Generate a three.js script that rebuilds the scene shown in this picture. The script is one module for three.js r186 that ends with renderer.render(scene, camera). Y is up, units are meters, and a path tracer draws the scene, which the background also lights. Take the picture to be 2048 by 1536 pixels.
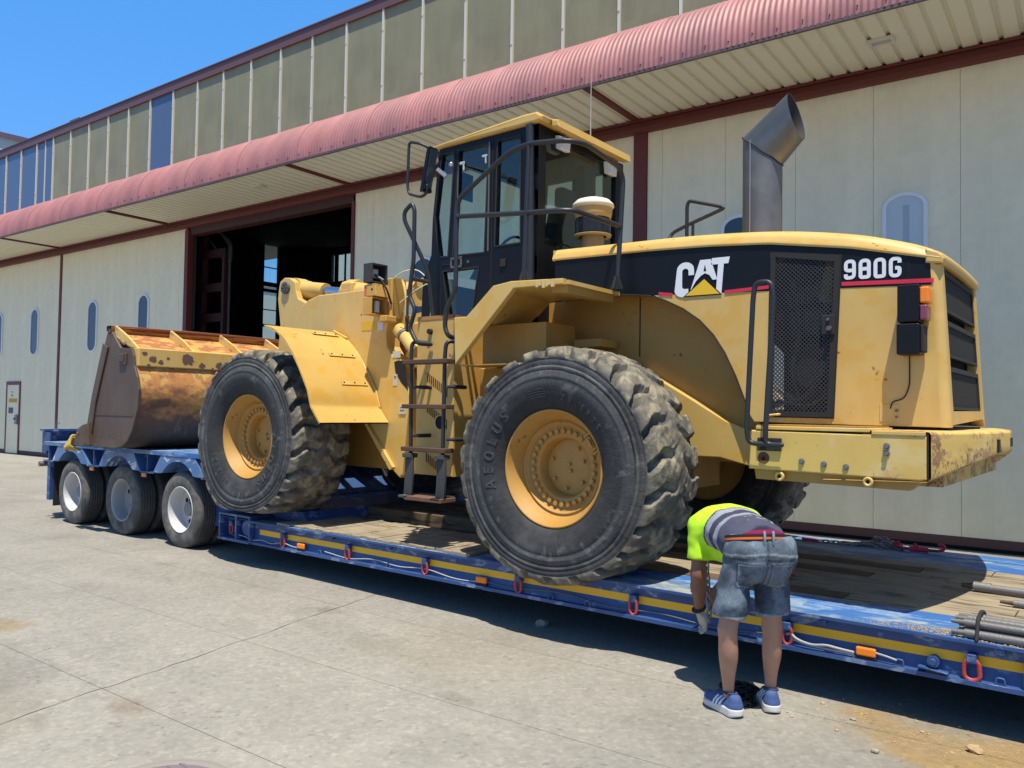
import * as THREE from 'three';
import { mergeGeometries } from 'three/addons/utils/BufferGeometryUtils.js';
import { RoundedBoxGeometry } from 'three/addons/geometries/RoundedBoxGeometry.js';
import { FontLoader } from 'three/addons/loaders/FontLoader.js';
import { TextGeometry } from 'three/addons/geometries/TextGeometry.js';

// ---------------------------------------------------------------- camera, sky, sun, exposure
const scene = new THREE.Scene();
const camera = new THREE.PerspectiveCamera(51.08, 4 / 3, 0.1, 400);
{ // a hand-held phone: 1.61 m up, looking along the machine, slightly rolled
  const th = 0.903772, p = 0.032737, r = 0.015307;
  const fw = new THREE.Vector3(-Math.cos(th) * Math.cos(p), Math.sin(p), -Math.sin(th) * Math.cos(p));
  const ri0 = new THREE.Vector3(Math.sin(th), 0, -Math.cos(th)), up0 = new THREE.Vector3().crossVectors(ri0, fw);
  const ri = ri0.multiplyScalar(Math.cos(r)).addScaledVector(up0, Math.sin(r));
  const up = new THREE.Vector3().crossVectors(ri, fw);
  camera.position.set(3.2763, 1.61, 6.1350);
  camera.up.copy(up);
  camera.lookAt(camera.position.clone().add(fw));
}
const SUN = new THREE.Vector3(0.207, 1, 0.250).normalize();
const sun = new THREE.DirectionalLight(new THREE.Color(1, 0.93, 0.81), 5);
sun.position.copy(SUN).multiplyScalar(60); sun.castShadow = true; sun.shadow.mapSize.set(4096, 4096);
Object.assign(sun.shadow.camera, { left: -35, right: 35, top: 35, bottom: -35, near: 1, far: 140 });
sun.shadow.radius = 1;
scene.add(sun, sun.target);
{
  const w = 512, h = 256, d = new Float32Array(w * h * 4);
  for (let j = 0; j < h; j++) for (let i = 0; i < w; i++) {
    const el = ((j + 0.5) / h - 0.5) * Math.PI, az = ((i + 0.5) / w - 0.5) * 2 * Math.PI;
    const v = [Math.cos(el) * Math.cos(az), Math.sin(el), Math.cos(el) * Math.sin(az)];
    const cs = v[0] * SUN.x + v[1] * SUN.y + v[2] * SUN.z, g = Math.pow(Math.max(0, cs), 7) * 0.30 + Math.pow(Math.max(0, cs), 120) * 1.2;
    const s = Math.sin(Math.max(0, el)), hz = Math.exp(-s * 9), t = 1 - Math.exp(-s * 1.6);
    const c = el < 0 ? [0.24, 0.225, 0.20] : [0.105 - 0.07 * t + 0.34 * hz, 0.375 - 0.20 * t + 0.24 * hz, 0.90 - 0.42 * t + 0.05 * hz];
    if (el > 0) { const e = Math.min(1, Math.max(0, (s - 0.42) / 0.53)), q = 1 - 0.70 * e * e * (3 - 2 * e); c[0] *= q; c[1] *= q; c[2] *= q; }
    const k = (j * w + i) * 4;
    d[k] = c[0] + (el > 0 ? g : 0); d[k + 1] = c[1] + (el > 0 ? g * 0.95 : 0); d[k + 2] = c[2] + (el > 0 ? g * 0.85 : 0); d[k + 3] = 1;
  }
  const sky = new THREE.DataTexture(d, w, h, THREE.RGBAFormat, THREE.FloatType);
  sky.mapping = THREE.EquirectangularReflectionMapping; sky.magFilter = sky.minFilter = THREE.LinearFilter; sky.needsUpdate = true;
  scene.background = sky; scene.environment = sky;
}
const renderer = new THREE.WebGLRenderer({ antialias: true });
renderer.setSize(1024, 768);
renderer.toneMapping = THREE.LinearToneMapping;
renderer.toneMappingExposure = 1.33;
renderer.shadowMap.enabled = true;

// ---------------------------------------------------------------- helpers
let seed = 12345;
const rnd = () => { seed = (seed + 0x6D2B79F5) | 0; let t = Math.imul(seed ^ (seed >>> 15), 1 | seed); t = (t + Math.imul(t ^ (t >>> 7), 61 | t)) ^ t; return ((t ^ (t >>> 14)) >>> 0) / 4294967296; };
const rr = (a, b) => a + (b - a) * rnd();
const clamp = (x, a = 0, b = 1) => Math.min(b, Math.max(a, x));
const ss = (a, b, x) => { const t = clamp((x - a) / (b - a)); return t * t * (3 - 2 * t); };
const mix = (a, b, t) => a + (b - a) * t;
const mix3 = (a, b, t) => [mix(a[0], b[0], t), mix(a[1], b[1], t), mix(a[2], b[2], t)];
function hs(x, y, z) { let h = Math.imul(x, 374761393) ^ Math.imul(y, 668265263) ^ Math.imul(z, 1274126177); h = Math.imul(h ^ (h >>> 13), 1274126177); return ((h ^ (h >>> 16)) >>> 0) / 4294967296; }
function vn2(x, y, per, s) { // periodic value noise
  const xi = Math.floor(x), yi = Math.floor(y), fx = x - xi, fy = y - yi, u = fx * fx * (3 - 2 * fx), v = fy * fy * (3 - 2 * fy);
  const m = (a) => ((a % per) + per) % per, x0 = m(xi), x1 = m(xi + 1), y0 = m(yi), y1 = m(yi + 1);
  return mix(mix(hs(x0, y0, s), hs(x1, y0, s), u), mix(hs(x0, y1, s), hs(x1, y1, s), u), v);
}
function fb(u, v, per, oct, s) { let a = 0.5, t = 0, n = 0; for (let i = 0; i < oct; i++) { t += a * vn2(u * per, v * per, per, s + i * 17); n += a; per *= 2; a *= 0.55; } return t / n; }
function vn3(x, y, z, s) {
  const xi = Math.floor(x), yi = Math.floor(y), zi = Math.floor(z), fx = x - xi, fy = y - yi, fz = z - zi;
  const u = fx * fx * (3 - 2 * fx), v = fy * fy * (3 - 2 * fy), w = fz * fz * (3 - 2 * fz), H = (a, b, c) => hs(xi + a + s * 131, yi + b, zi + c);
  return mix(mix(mix(H(0, 0, 0), H(1, 0, 0), u), mix(H(0, 1, 0), H(1, 1, 0), u), v), mix(mix(H(0, 0, 1), H(1, 0, 1), u), mix(H(0, 1, 1), H(1, 1, 1), u), v), w);
}
const fb3 = (x, y, z, o, s) => { let a = 0.5, t = 0, n = 0; for (let i = 0; i < o; i++) { t += a * vn3(x, y, z, s + i); n += a; x *= 2.03; y *= 2.03; z *= 2.03; a *= 0.55; } return t / n; };
// a square tile of `size` metres; fn gives sRGB 0..255 (colour) or one value 0..1
function tex(n, size, fn, srgb = true) {
  const d = new Uint8Array(n * n * 4);
  for (let j = 0; j < n; j++) for (let i = 0; i < n; i++) {
    const c = fn((i + 0.5) / n, (j + 0.5) / n), k = (j * n + i) * 4;
    if (srgb) { d[k] = clamp(c[0], 0, 255); d[k + 1] = clamp(c[1], 0, 255); d[k + 2] = clamp(c[2], 0, 255); } else d[k] = d[k + 1] = d[k + 2] = clamp(c) * 255;
    d[k + 3] = 255;
  }
  const t = new THREE.DataTexture(d, n, n, THREE.RGBAFormat);
  t.wrapS = t.wrapT = THREE.RepeatWrapping; t.magFilter = THREE.LinearFilter; t.minFilter = THREE.LinearMipmapLinearFilter; t.generateMipmaps = true;
  if (srgb) t.colorSpace = THREE.SRGBColorSpace;
  t.repeat.set(1 / size, 1 / size); t.needsUpdate = true; return t;
}
const std = (o) => new THREE.MeshStandardMaterial({ side: THREE.DoubleSide, ...o });
const flat = (r, g, b, rough = 0.6, metal = 0, o = {}) => std({ color: new THREE.Color(r, g, b), roughness: rough, metalness: metal, ...o });

// ---- geometry: everything is de-indexed with position / normal / uv (metres), colours optional
const prep = (g) => { if (g.index) g = g.toNonIndexed(); for (const k of Object.keys(g.attributes)) if (!['position', 'normal', 'uv', 'color'].includes(k)) g.deleteAttribute(k); g.morphAttributes = {}; return g; };
function autoUV(g) {
  const p = g.attributes.position, n = p.count, uv = new Float32Array(n * 2), a = new THREE.Vector3(), b = new THREE.Vector3(), c = new THREE.Vector3();
  for (let i = 0; i < n; i += 3) {
    a.fromBufferAttribute(p, i); b.fromBufferAttribute(p, i + 1).sub(a); c.fromBufferAttribute(p, i + 2).sub(a); b.cross(c);
    const x = Math.abs(b.x), y = Math.abs(b.y), z = Math.abs(b.z);
    for (let k = i; k < i + 3; k++) { const X = p.getX(k), Y = p.getY(k), Z = p.getZ(k); if (z >= x && z >= y) { uv[2 * k] = X; uv[2 * k + 1] = Y; } else if (x >= y) { uv[2 * k] = Z; uv[2 * k + 1] = Y; } else { uv[2 * k] = X; uv[2 * k + 1] = Z; } }
  }
  g.setAttribute('uv', new THREE.BufferAttribute(uv, 2)); return g;
}
const V3 = (a) => new THREE.Vector3(a[0], a[1], a[2]);
function bx(x0, x1, y0, y1, z0, z1, r = 0) {
  const w = Math.abs(x1 - x0), h = Math.abs(y1 - y0), d = Math.abs(z1 - z0), q = Math.min(r, w * 0.45, h * 0.45, d * 0.45);
  const g = q > 0 ? new RoundedBoxGeometry(w, h, d, 2, q) : new THREE.BoxGeometry(w, h, d);
  g.translate((x0 + x1) / 2, (y0 + y1) / 2, (z0 + z1) / 2); return autoUV(prep(g));
}
function prism(pts, z0, z1, bev = 0, holes = []) { // polygon in x,y between two z
  const s = new THREE.Shape(pts.map((p) => new THREE.Vector2(p[0], p[1])));
  for (const h of holes) s.holes.push(new THREE.Path(h.map((p) => new THREE.Vector2(p[0], p[1]))));
  const d = Math.abs(z1 - z0), b = Math.min(bev, d * 0.4);
  const g = new THREE.ExtrudeGeometry(s, { depth: d - 2 * b, bevelEnabled: b > 0, bevelThickness: b, bevelSize: b, bevelOffset: -b, bevelSegments: 2, curveSegments: 12 });
  g.translate(0, 0, Math.min(z0, z1) + b); return autoUV(prep(g));
}
function prismX(pts, x0, x1, bev = 0) { const g = prism(pts, 0, Math.abs(x1 - x0), bev); g.applyMatrix4(new THREE.Matrix4().set(0, 0, 1, Math.min(x0, x1), 0, 1, 0, 0, 1, 0, 0, 0, 0, 0, 0, 1)); flip(g); return autoUV(g); } // points are [z, y]
function prismY(pts, y0, y1, bev = 0) { const g = prism(pts, 0, Math.abs(y1 - y0), bev); g.applyMatrix4(new THREE.Matrix4().set(1, 0, 0, 0, 0, 0, 1, Math.min(y0, y1), 0, 1, 0, 0, 0, 0, 0, 1)); flip(g); return autoUV(g); } // points are [x, z]
function flip(g) { for (const k of Object.keys(g.attributes)) { const a = g.attributes[k], s = a.itemSize; for (let i = 0; i < a.count; i += 3) for (let j = 0; j < s; j++) { const t = a.array[(i + 1) * s + j]; a.array[(i + 1) * s + j] = a.array[(i + 2) * s + j]; a.array[(i + 2) * s + j] = t; } } g.computeVertexNormals(); return g; }
function grid(fn, nu, nv, smooth = true) { // fn(u,v) -> [x,y,z]
  const pos = [], idx = [], uv = [];
  for (let j = 0; j <= nv; j++) for (let i = 0; i <= nu; i++) { const p = fn(i / nu, j / nv); pos.push(p[0], p[1], p[2]); uv.push(p[3] ?? i / nu, p[4] ?? j / nv); }
  for (let j = 0; j < nv; j++) for (let i = 0; i < nu; i++) { const a = j * (nu + 1) + i, b = a + 1, c = a + nu + 1, d = c + 1; idx.push(a, b, d, a, d, c); }
  let g = new THREE.BufferGeometry(); g.setAttribute('position', new THREE.Float32BufferAttribute(pos, 3)); g.setAttribute('uv', new THREE.Float32BufferAttribute(uv, 2)); g.setIndex(idx);
  if (smooth) { g.computeVertexNormals(); return prep(g); }
  g = g.toNonIndexed(); g.computeVertexNormals(); return g;
}
const quad = (a, b, c, d) => autoUV(grid((u, v) => [0, 1, 2].map((k) => mix(mix(a[k], b[k], u), mix(d[k], c[k], u), v)), 1, 1, false));
function slab(a, b, c, d, t) { // a thick sheet: four corners pushed back by vector t
  const q = [a, b, c, d].map((p) => p.map((v, i) => v + t[i]));
  return mergeG([quad(a, b, c, d), quad(q[3], q[2], q[1], q[0]), quad(a, q[0], q[1], b), quad(b, q[1], q[2], c), quad(c, q[2], q[3], d), quad(d, q[3], q[0], a)]);
}
function bend(pts, rad, n = 5) { // polyline with rounded corners
  const P = pts.map(V3), o = [P[0]];
  for (let i = 1; i < P.length - 1; i++) {
    const a = P[i - 1].clone().sub(P[i]), b = P[i + 1].clone().sub(P[i]), r = Math.min(rad, a.length() * 0.45, b.length() * 0.45);
    const A = P[i].clone().addScaledVector(a.normalize(), r), B = P[i].clone().addScaledVector(b.normalize(), r);
    for (let k = 0; k <= n; k++) { const t = k / n; o.push(A.clone().multiplyScalar((1 - t) ** 2).addScaledVector(P[i], 2 * t * (1 - t)).addScaledVector(B, t * t)); }
  }
  o.push(P[P.length - 1]); return o;
}
function tube(pts, r, rad = 0.06, seg = 8, closed = false) {
  const P = pts.length > 2 ? bend(closed ? [...pts, pts[0]] : pts, rad) : pts.map(V3);
  const path = new THREE.CurvePath(); for (let i = 0; i < P.length - 1; i++) if (P[i].distanceTo(P[i + 1]) > 1e-4) path.add(new THREE.LineCurve3(P[i], P[i + 1]));
  let L = path.getLength(); const n = Math.max(2, Math.min(220, Math.ceil(P.length * 1.5 + L / 0.08)));
  const C = new THREE.CatmullRomCurve3(P.filter((p, i) => !i || p.distanceTo(P[i - 1]) > 1e-4), closed, 'centripetal');
  const g = new THREE.TubeGeometry(P.length > 2 ? C : path, P.length > 2 ? n * 2 : 1, r, seg, false); const out = [prep(g)];
  if (!closed) for (const [p, q] of [[P[0], P[1]], [P[P.length - 1], P[P.length - 2]]]) { const s = new THREE.SphereGeometry(r, seg, 4); s.translate(p.x, p.y, p.z); out.push(prep(s)); }
  return autoUV(mergeG(out));
}
const ZA = new THREE.Vector3(0, 1, 0);
function cyl(a, b, r0, r1 = r0, seg = 16, open = false) {
  const A = V3(a), B = V3(b), d = B.clone().sub(A), g = new THREE.CylinderGeometry(r1, r0, d.length(), seg, 1, open);
  g.applyQuaternion(new THREE.Quaternion().setFromUnitVectors(ZA, d.clone().normalize())); g.translate((A.x + B.x) / 2, (A.y + B.y) / 2, (A.z + B.z) / 2); return autoUV(prep(g));
}
function latheZ(prof, seg = 64) { // profile [[r, z]...] about the z axis
  const g = new THREE.LatheGeometry(prof.map((p) => new THREE.Vector2(Math.max(p[0], 1e-4), p[1])), seg); g.rotateX(Math.PI / 2); return autoUV(prep(g));
}
function latheY(prof, seg = 32) { return autoUV(prep(new THREE.LatheGeometry(prof.map((p) => new THREE.Vector2(Math.max(p[0], 1e-4), p[1])), seg))); }
const sph = (c, r, sx = 1, sy = 1, sz = 1) => { const g = new THREE.SphereGeometry(r, 16, 12); g.scale(sx, sy, sz); g.translate(c[0], c[1], c[2]); return autoUV(prep(g)); };
const mv = (g, x, y, z) => { g = g.clone(); g.translate(x, y, z); return g; };
const mirZ = (g) => { g = g.clone(); g.scale(1, 1, -1); return flipKeep(g); };
function flipKeep(g) { for (const k of Object.keys(g.attributes)) { const a = g.attributes[k], s = a.itemSize; for (let i = 0; i < a.count; i += 3) for (let j = 0; j < s; j++) { const t = a.array[(i + 1) * s + j]; a.array[(i + 1) * s + j] = a.array[(i + 2) * s + j]; a.array[(i + 2) * s + j] = t; } } return g; }
function mergeG(l) { l = l.flat(9); if (l.length === 1) return l[0]; const c = l.some((g) => g.attributes.color); if (c) for (const g of l) if (!g.attributes.color) g.setAttribute('color', new THREE.Float32BufferAttribute(new Float32Array(g.attributes.position.count * 3).fill(1), 3)); for (const g of l) if (!g.attributes.uv) autoUV(g); return mergeGeometries(l); }
function tint(g, fn) { const p = g.attributes.position, n = g.attributes.normal, c = new Float32Array(p.count * 3); for (let i = 0; i < p.count; i++) { const v = fn(p.getX(i), p.getY(i), p.getZ(i), n.getX(i), n.getY(i), n.getZ(i)); c.set(v, i * 3); } g.setAttribute('color', new THREE.BufferAttribute(c, 3)); return g; }

// ---- objects
const used = new Map();
const numbered = (n) => { const k = used.get(n) ?? 0; used.set(n, k + 1); return k ? `${n}_${String(k).padStart(3, '0')}` : n; };
function thing(name, label, category, pos = [0, 0, 0], group) {
  const o = new THREE.Group(); o.name = numbered(name); o.position.set(...pos); o.userData = { label, category }; if (group) o.userData.group = group;
  o.off = V3(pos); scene.add(o); return o;
}
const offOf = (p) => { let o = p; while (o && !o.off) o = o.parent; return o && o.off ? o.off : new THREE.Vector3(); };
function sub(name, parent) { const o = new THREE.Group(); o.name = numbered(name); parent.add(o); return o; }
function part(name, parent, m, ...geos) { // geometry in world metres; stored relative to the thing's base
  let g = mergeG(geos); const f = offOf(parent); if (f.lengthSq()) { g = g.clone(); g.translate(-f.x, -f.y, -f.z); }
  const o = new THREE.Mesh(g, m); o.name = numbered(name); o.castShadow = o.receiveShadow = true; parent.add(o); return o;
}
function solo(name, label, category, m, geo, group) { const t = part(name, scene, m, geo); t.userData = { label, category }; if (group) t.userData.group = group; return t; }
const parts = (name, parent, m, ...geos) => geos.flat(9).map((g) => part(name, parent, m, g));
const structure = (o) => { o.userData.kind = 'structure'; return o; };

// ---------------------------------------------------------------- materials
const speck = (u, v, s, th) => ss(th, th + 0.04, fb(u, v, 48, 3, s));
const T = {};
T.yellow = tex(512, 1.7, (u, v) => { const n = fb(u, v, 4, 4, 3), d = fb(u, v, 12, 4, 9), r = ss(0.80, 0.86, fb(u, v, 24, 4, 31)), st = fb(u, v * 0.25, 16, 3, 77); let c = mix3([209, 175, 102], [198, 162, 90], n); c = mix3(c, [206, 156, 60], ss(0.52, 0.72, d) * 0.5); c = mix3(c, [214, 180, 98], ss(0.55, 0.8, st) * 0.35); return mix3(c, [110, 66, 36], r * 0.75); });
const scuffTex = (lo, k) => tex(1024, 1.6, (u, v) => { const n = fb(u, v, 5, 5, 13), w = ss(0.5, 0.65, fb(u, v, 7, 6, 41)), wear = ss(lo, lo + 0.22, fb(u, v, 4, 4, 45)), f1 = fb(u, v, 90, 3, 57), f2 = fb(u * 1, v * 2, 16, 5, 59); let c = mix3([213, 182, 100], [200, 164, 86], n); c = mix3(c, [216, 204, 170], w * 0.35); c = mix3(c, [168, 128, 88], wear * ss(0.42, 0.60, f2) * 0.75 * k); return mix3(c, [108, 72, 52], wear * ss(0.52, 0.60, f1 * 0.6 + f2 * 0.4) * 0.8 * k + ss(0.80, 0.86, f1) * 0.3); });
T.scuff = scuffTex(0.54, 0.8); T.scuffMore = scuffTex(0.36, 0.9);
T.rust = tex(1024, 2.0, (u, v) => { const a = fb(u, v, 6, 6, 5), b = fb(u, v, 14, 5, 23); let c = mix3([120, 66, 34], [84, 48, 32], b); c = mix3(c, [164, 104, 48], ss(0.5, 0.62, a) * 0.8); return mix3(c, [196, 148, 76], ss(0.60, 0.68, fb(u, v, 11, 5, 88)) * 0.7); });
T.steel = tex(512, 1.2, (u, v) => { const a = fb(u, v * 0.4, 8, 5, 65), b = fb(u, v, 20, 4, 66); return mix3([70, 54, 42], [100, 82, 66], a * 0.7 + b * 0.3); });
T.bucketTop = tex(512, 1.3, (u, v) => { const a = fb(u * 1, v, 10, 6, 25), b = fb(u, v, 5, 5, 26); let c = mix3([216, 166, 84], [184, 126, 66], b); return mix3(c, [146, 90, 58], ss(0.42, 0.56, a) * 0.8); });
T.blue = tex(1024, 2.2, (u, v) => { const w = fb(u, v, 12, 4, 93) * 0.09, n = fb(u, v, 6, 5, 19), sc = ss(0.60, 0.70, fb(u + w, v * 2 + w, 18, 5, 91)) * (0.5 + fb(u, v, 120, 2, 94)), d = ss(0.50, 0.75, fb(u + w, v + w, 4, 5, 92)); let c = mix3([34, 62, 110], [46, 78, 130], n); c = mix3(c, [92, 108, 140], d * 0.3); return mix3(c, [170, 176, 188], sc * 0.5); });
T.bluedeck = tex(1024, 2.4, (u, v) => { const w = fb(u, v, 14, 4, 193) * 0.08, n = fb(u, v, 6, 5, 119), sc = ss(0.54, 0.64, fb(u + w, v * 3 + w, 12, 6, 191)) * (0.4 + 0.9 * fb(u, v * 2, 110, 2, 194)), d = ss(0.54, 0.72, fb(u + w, v * 2 + w, 5, 6, 192)) * (0.4 + 0.8 * fb(u, v, 90, 3, 195)); let c = mix3([38, 84, 146], [60, 108, 168], n); c = mix3(c, [172, 180, 196], sc * 0.55); return mix3(c, [198, 174, 128], d * 0.6); });
T.wood = tex(512, 1.1, (u, v) => { const g = fb(u * 0.12, v, 40, 4, 71), b = fb(u * 0.4, v, 10, 5, 72); let c = mix3([160, 148, 124], [124, 112, 92], b); return mix3(c, [60, 50, 38], ss(0.55, 0.75, g) * 0.6); });
T.concrete = tex(2048, 6.5, (u, v) => { const a = fb(u, v, 5, 6, 201), b = fb(u, v, 64, 4, 202), c1 = fb(u, v, 220, 2, 203), ag = ss(0.66, 0.72, fb(u, v, 300, 2, 204)), pit = ss(0.74, 0.80, fb(u, v, 150, 3, 205)), ba = fb(u, v, 18, 5, 206); let k = 132 + (a - 0.5) * 14 + (b - 0.5) * 6 + (c1 - 0.5) * 17 + (ba - 0.5) * 10; k += ag * 9 - pit * 13; return [k * 1.025, k * 0.998, k * 0.93]; });
T.concreteB = tex(1024, 3.1, (u, v) => fb(u, v, 160, 4, 207) * 0.7 + fb(u, v, 30, 4, 208) * 0.3, false);
T.wall = tex(512, 2.0, (u, v) => { const a = fb(u, v * 0.2, 8, 4, 301), b = fb(u, v, 20, 4, 302); const k = 1 + (a - 0.5) * 0.06 + (b - 0.5) * 0.05; return [231 * k, 222 * k, 188 * k]; });
T.poly = tex(512, 2.6, (u, v) => { const a = fb(u, v * 0.12, 24, 4, 311), b = fb(u, v, 6, 4, 312); const k = 1 + (a - 0.5) * 0.10 + (b - 0.5) * 0.12; return [130 * k, 128 * k, 98 * k]; });
T.pink = tex(512, 2.2, (u, v) => { const a = fb(u, v * 0.3, 8, 5, 321), b = fb(u, v, 30, 3, 322); const k = 1 + (a - 0.5) * 0.2 + (b - 0.5) * 0.08; return [160 * k, 107 * k, 106 * k]; });
T.rubber = tex(512, 0.9, (u, v) => { const a = fb(u, v, 8, 5, 331), b = fb(u, v, 40, 3, 332); const k = 0.72 + a * 0.4 + b * 0.25; return [235 * k, 235 * k, 235 * k]; });
T.denim = tex(256, 0.22, (u, v) => { const a = fb(u, v, 60, 2, 341), b = fb(u, v, 8, 4, 342), k = 0.72 + a * 0.35 + b * 0.3; return [205 * k, 205 * k, 205 * k]; });
T.fine = tex(512, 0.5, (u, v) => fb(u, v, 60, 4, 351) * 0.6 + fb(u, v, 12, 4, 352) * 0.4, false);
T.gal = tex(256, 1.4, (u, v) => { const a = fb(u, v, 8, 4, 361), b = fb(u, v * 0.2, 14, 4, 362), k = 0.8 + a * 0.3 + (b - 0.5) * 0.2; return [110 * k, 110 * k, 109 * k]; });
T.hole = (() => { const n = 128, t = tex(n, 0.0280, (u, v) => { const x = u * 2, y = v * 2; let m = 9; for (const [cx, cy] of [[0, 0], [2, 0], [0, 2], [2, 2], [1, 1]]) m = Math.min(m, Math.hypot(x - cx, (y - cy) * 1.0)); return m < 0.50 ? 0 : 1; }, false); return t; })();
const M = {
  yellow: std({ map: T.yellow, roughness: 0.42 }), yellowShade: std({ map: T.yellow, color: new THREE.Color(0.66, 0.56, 0.40), roughness: 0.6 }),  // second yellow is darker: shade of recesses and undersides put into the colour
  scuff: std({ map: T.scuff, roughness: 0.6 }), scuffMore: std({ map: T.scuffMore, roughness: 0.7 }), rust: std({ map: T.rust, roughness: 0.75 }), steel: std({ map: T.steel, roughness: 0.55 }), bucketTop: std({ map: T.bucketTop, roughness: 0.7 }),
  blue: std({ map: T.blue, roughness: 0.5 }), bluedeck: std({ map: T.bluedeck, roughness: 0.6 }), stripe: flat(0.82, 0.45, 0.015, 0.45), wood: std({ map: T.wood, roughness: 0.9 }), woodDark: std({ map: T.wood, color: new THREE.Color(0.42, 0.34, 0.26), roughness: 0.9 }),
  concrete: std({ map: T.concrete, bumpMap: T.concreteB, bumpScale: 0.0012, roughness: 0.9, vertexColors: true }), joint: flat(0.17, 0.16, 0.14, 1),
  wall: std({ map: T.wall, roughness: 0.55 }), poly: std({ map: T.poly, roughness: 0.5 }), polyBlue: flat(0.075, 0.115, 0.20, 0.25), mull: flat(0.58, 0.58, 0.50, 0.5), fascia: flat(0.125, 0.062, 0.060, 0.5), pink: std({ map: T.pink, roughness: 0.55 }),
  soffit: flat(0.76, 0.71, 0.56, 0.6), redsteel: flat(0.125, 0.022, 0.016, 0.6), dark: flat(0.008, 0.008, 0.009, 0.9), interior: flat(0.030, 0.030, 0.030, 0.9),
  black: new THREE.MeshPhysicalMaterial({ color: new THREE.Color(0.0075, 0.008, 0.0095), roughness: 0.38, specularIntensity: 0.45, side: THREE.DoubleSide }), blackTube: std({ color: new THREE.Color(0.018, 0.020, 0.024), roughness: 0.45, bumpMap: T.fine, bumpScale: 0.002 }), blackMatte: flat(0.016, 0.016, 0.017, 0.8),
  glass: new THREE.MeshPhysicalMaterial({ color: new THREE.Color(0.80, 0.88, 0.85), roughness: 0.03, transmission: 1, thickness: 0, ior: 1.5, side: THREE.DoubleSide }),
  winglass: flat(0.045, 0.065, 0.085, 0.08), winlight: flat(0.50, 0.56, 0.56, 0.12), white: flat(0.72, 0.74, 0.76, 0.45), whiteRim: flat(0.50, 0.50, 0.49, 0.55), red: flat(0.62, 0.02, 0.05, 0.45), ringRed: std({ color: new THREE.Color(0.40, 0.055, 0.05), roughness: 0.6, bumpMap: T.fine, bumpScale: 0.003 }), triYellow: flat(0.78, 0.47, 0.01, 0.45),
  orange: flat(0.85, 0.22, 0.01, 0.25), lensRed: flat(0.20, 0.05, 0.08, 0.25), clear: flat(0.62, 0.62, 0.58, 0.12), chrome: flat(0.55, 0.58, 0.62, 0.18, 0.9), gal: std({ map: T.gal, roughness: 0.5, metalness: 0.4 }), chain: flat(0.26, 0.25, 0.24, 0.5, 0.3),
  rubber: std({ map: T.rubber, vertexColors: true, roughness: 0.82, bumpMap: T.fine, bumpScale: 0.004 }), rimYellow: std({ map: T.yellow, color: new THREE.Color(0.70, 0.58, 0.46), roughness: 0.6 }), wire: flat(0.40, 0.40, 0.38, 0.5), sand: std({ color: new THREE.Color(0.44, 0.30, 0.14), roughness: 1, bumpMap: T.fine, bumpScale: 0.01 }), stone: std({ color: new THREE.Color(0.30, 0.27, 0.22), roughness: 1 }),
  seat: flat(0.016, 0.016, 0.018, 0.85),
};
const font = await new FontLoader().loadAsync('fonts/droid/droid_sans_bold.typeface.json');

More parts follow.
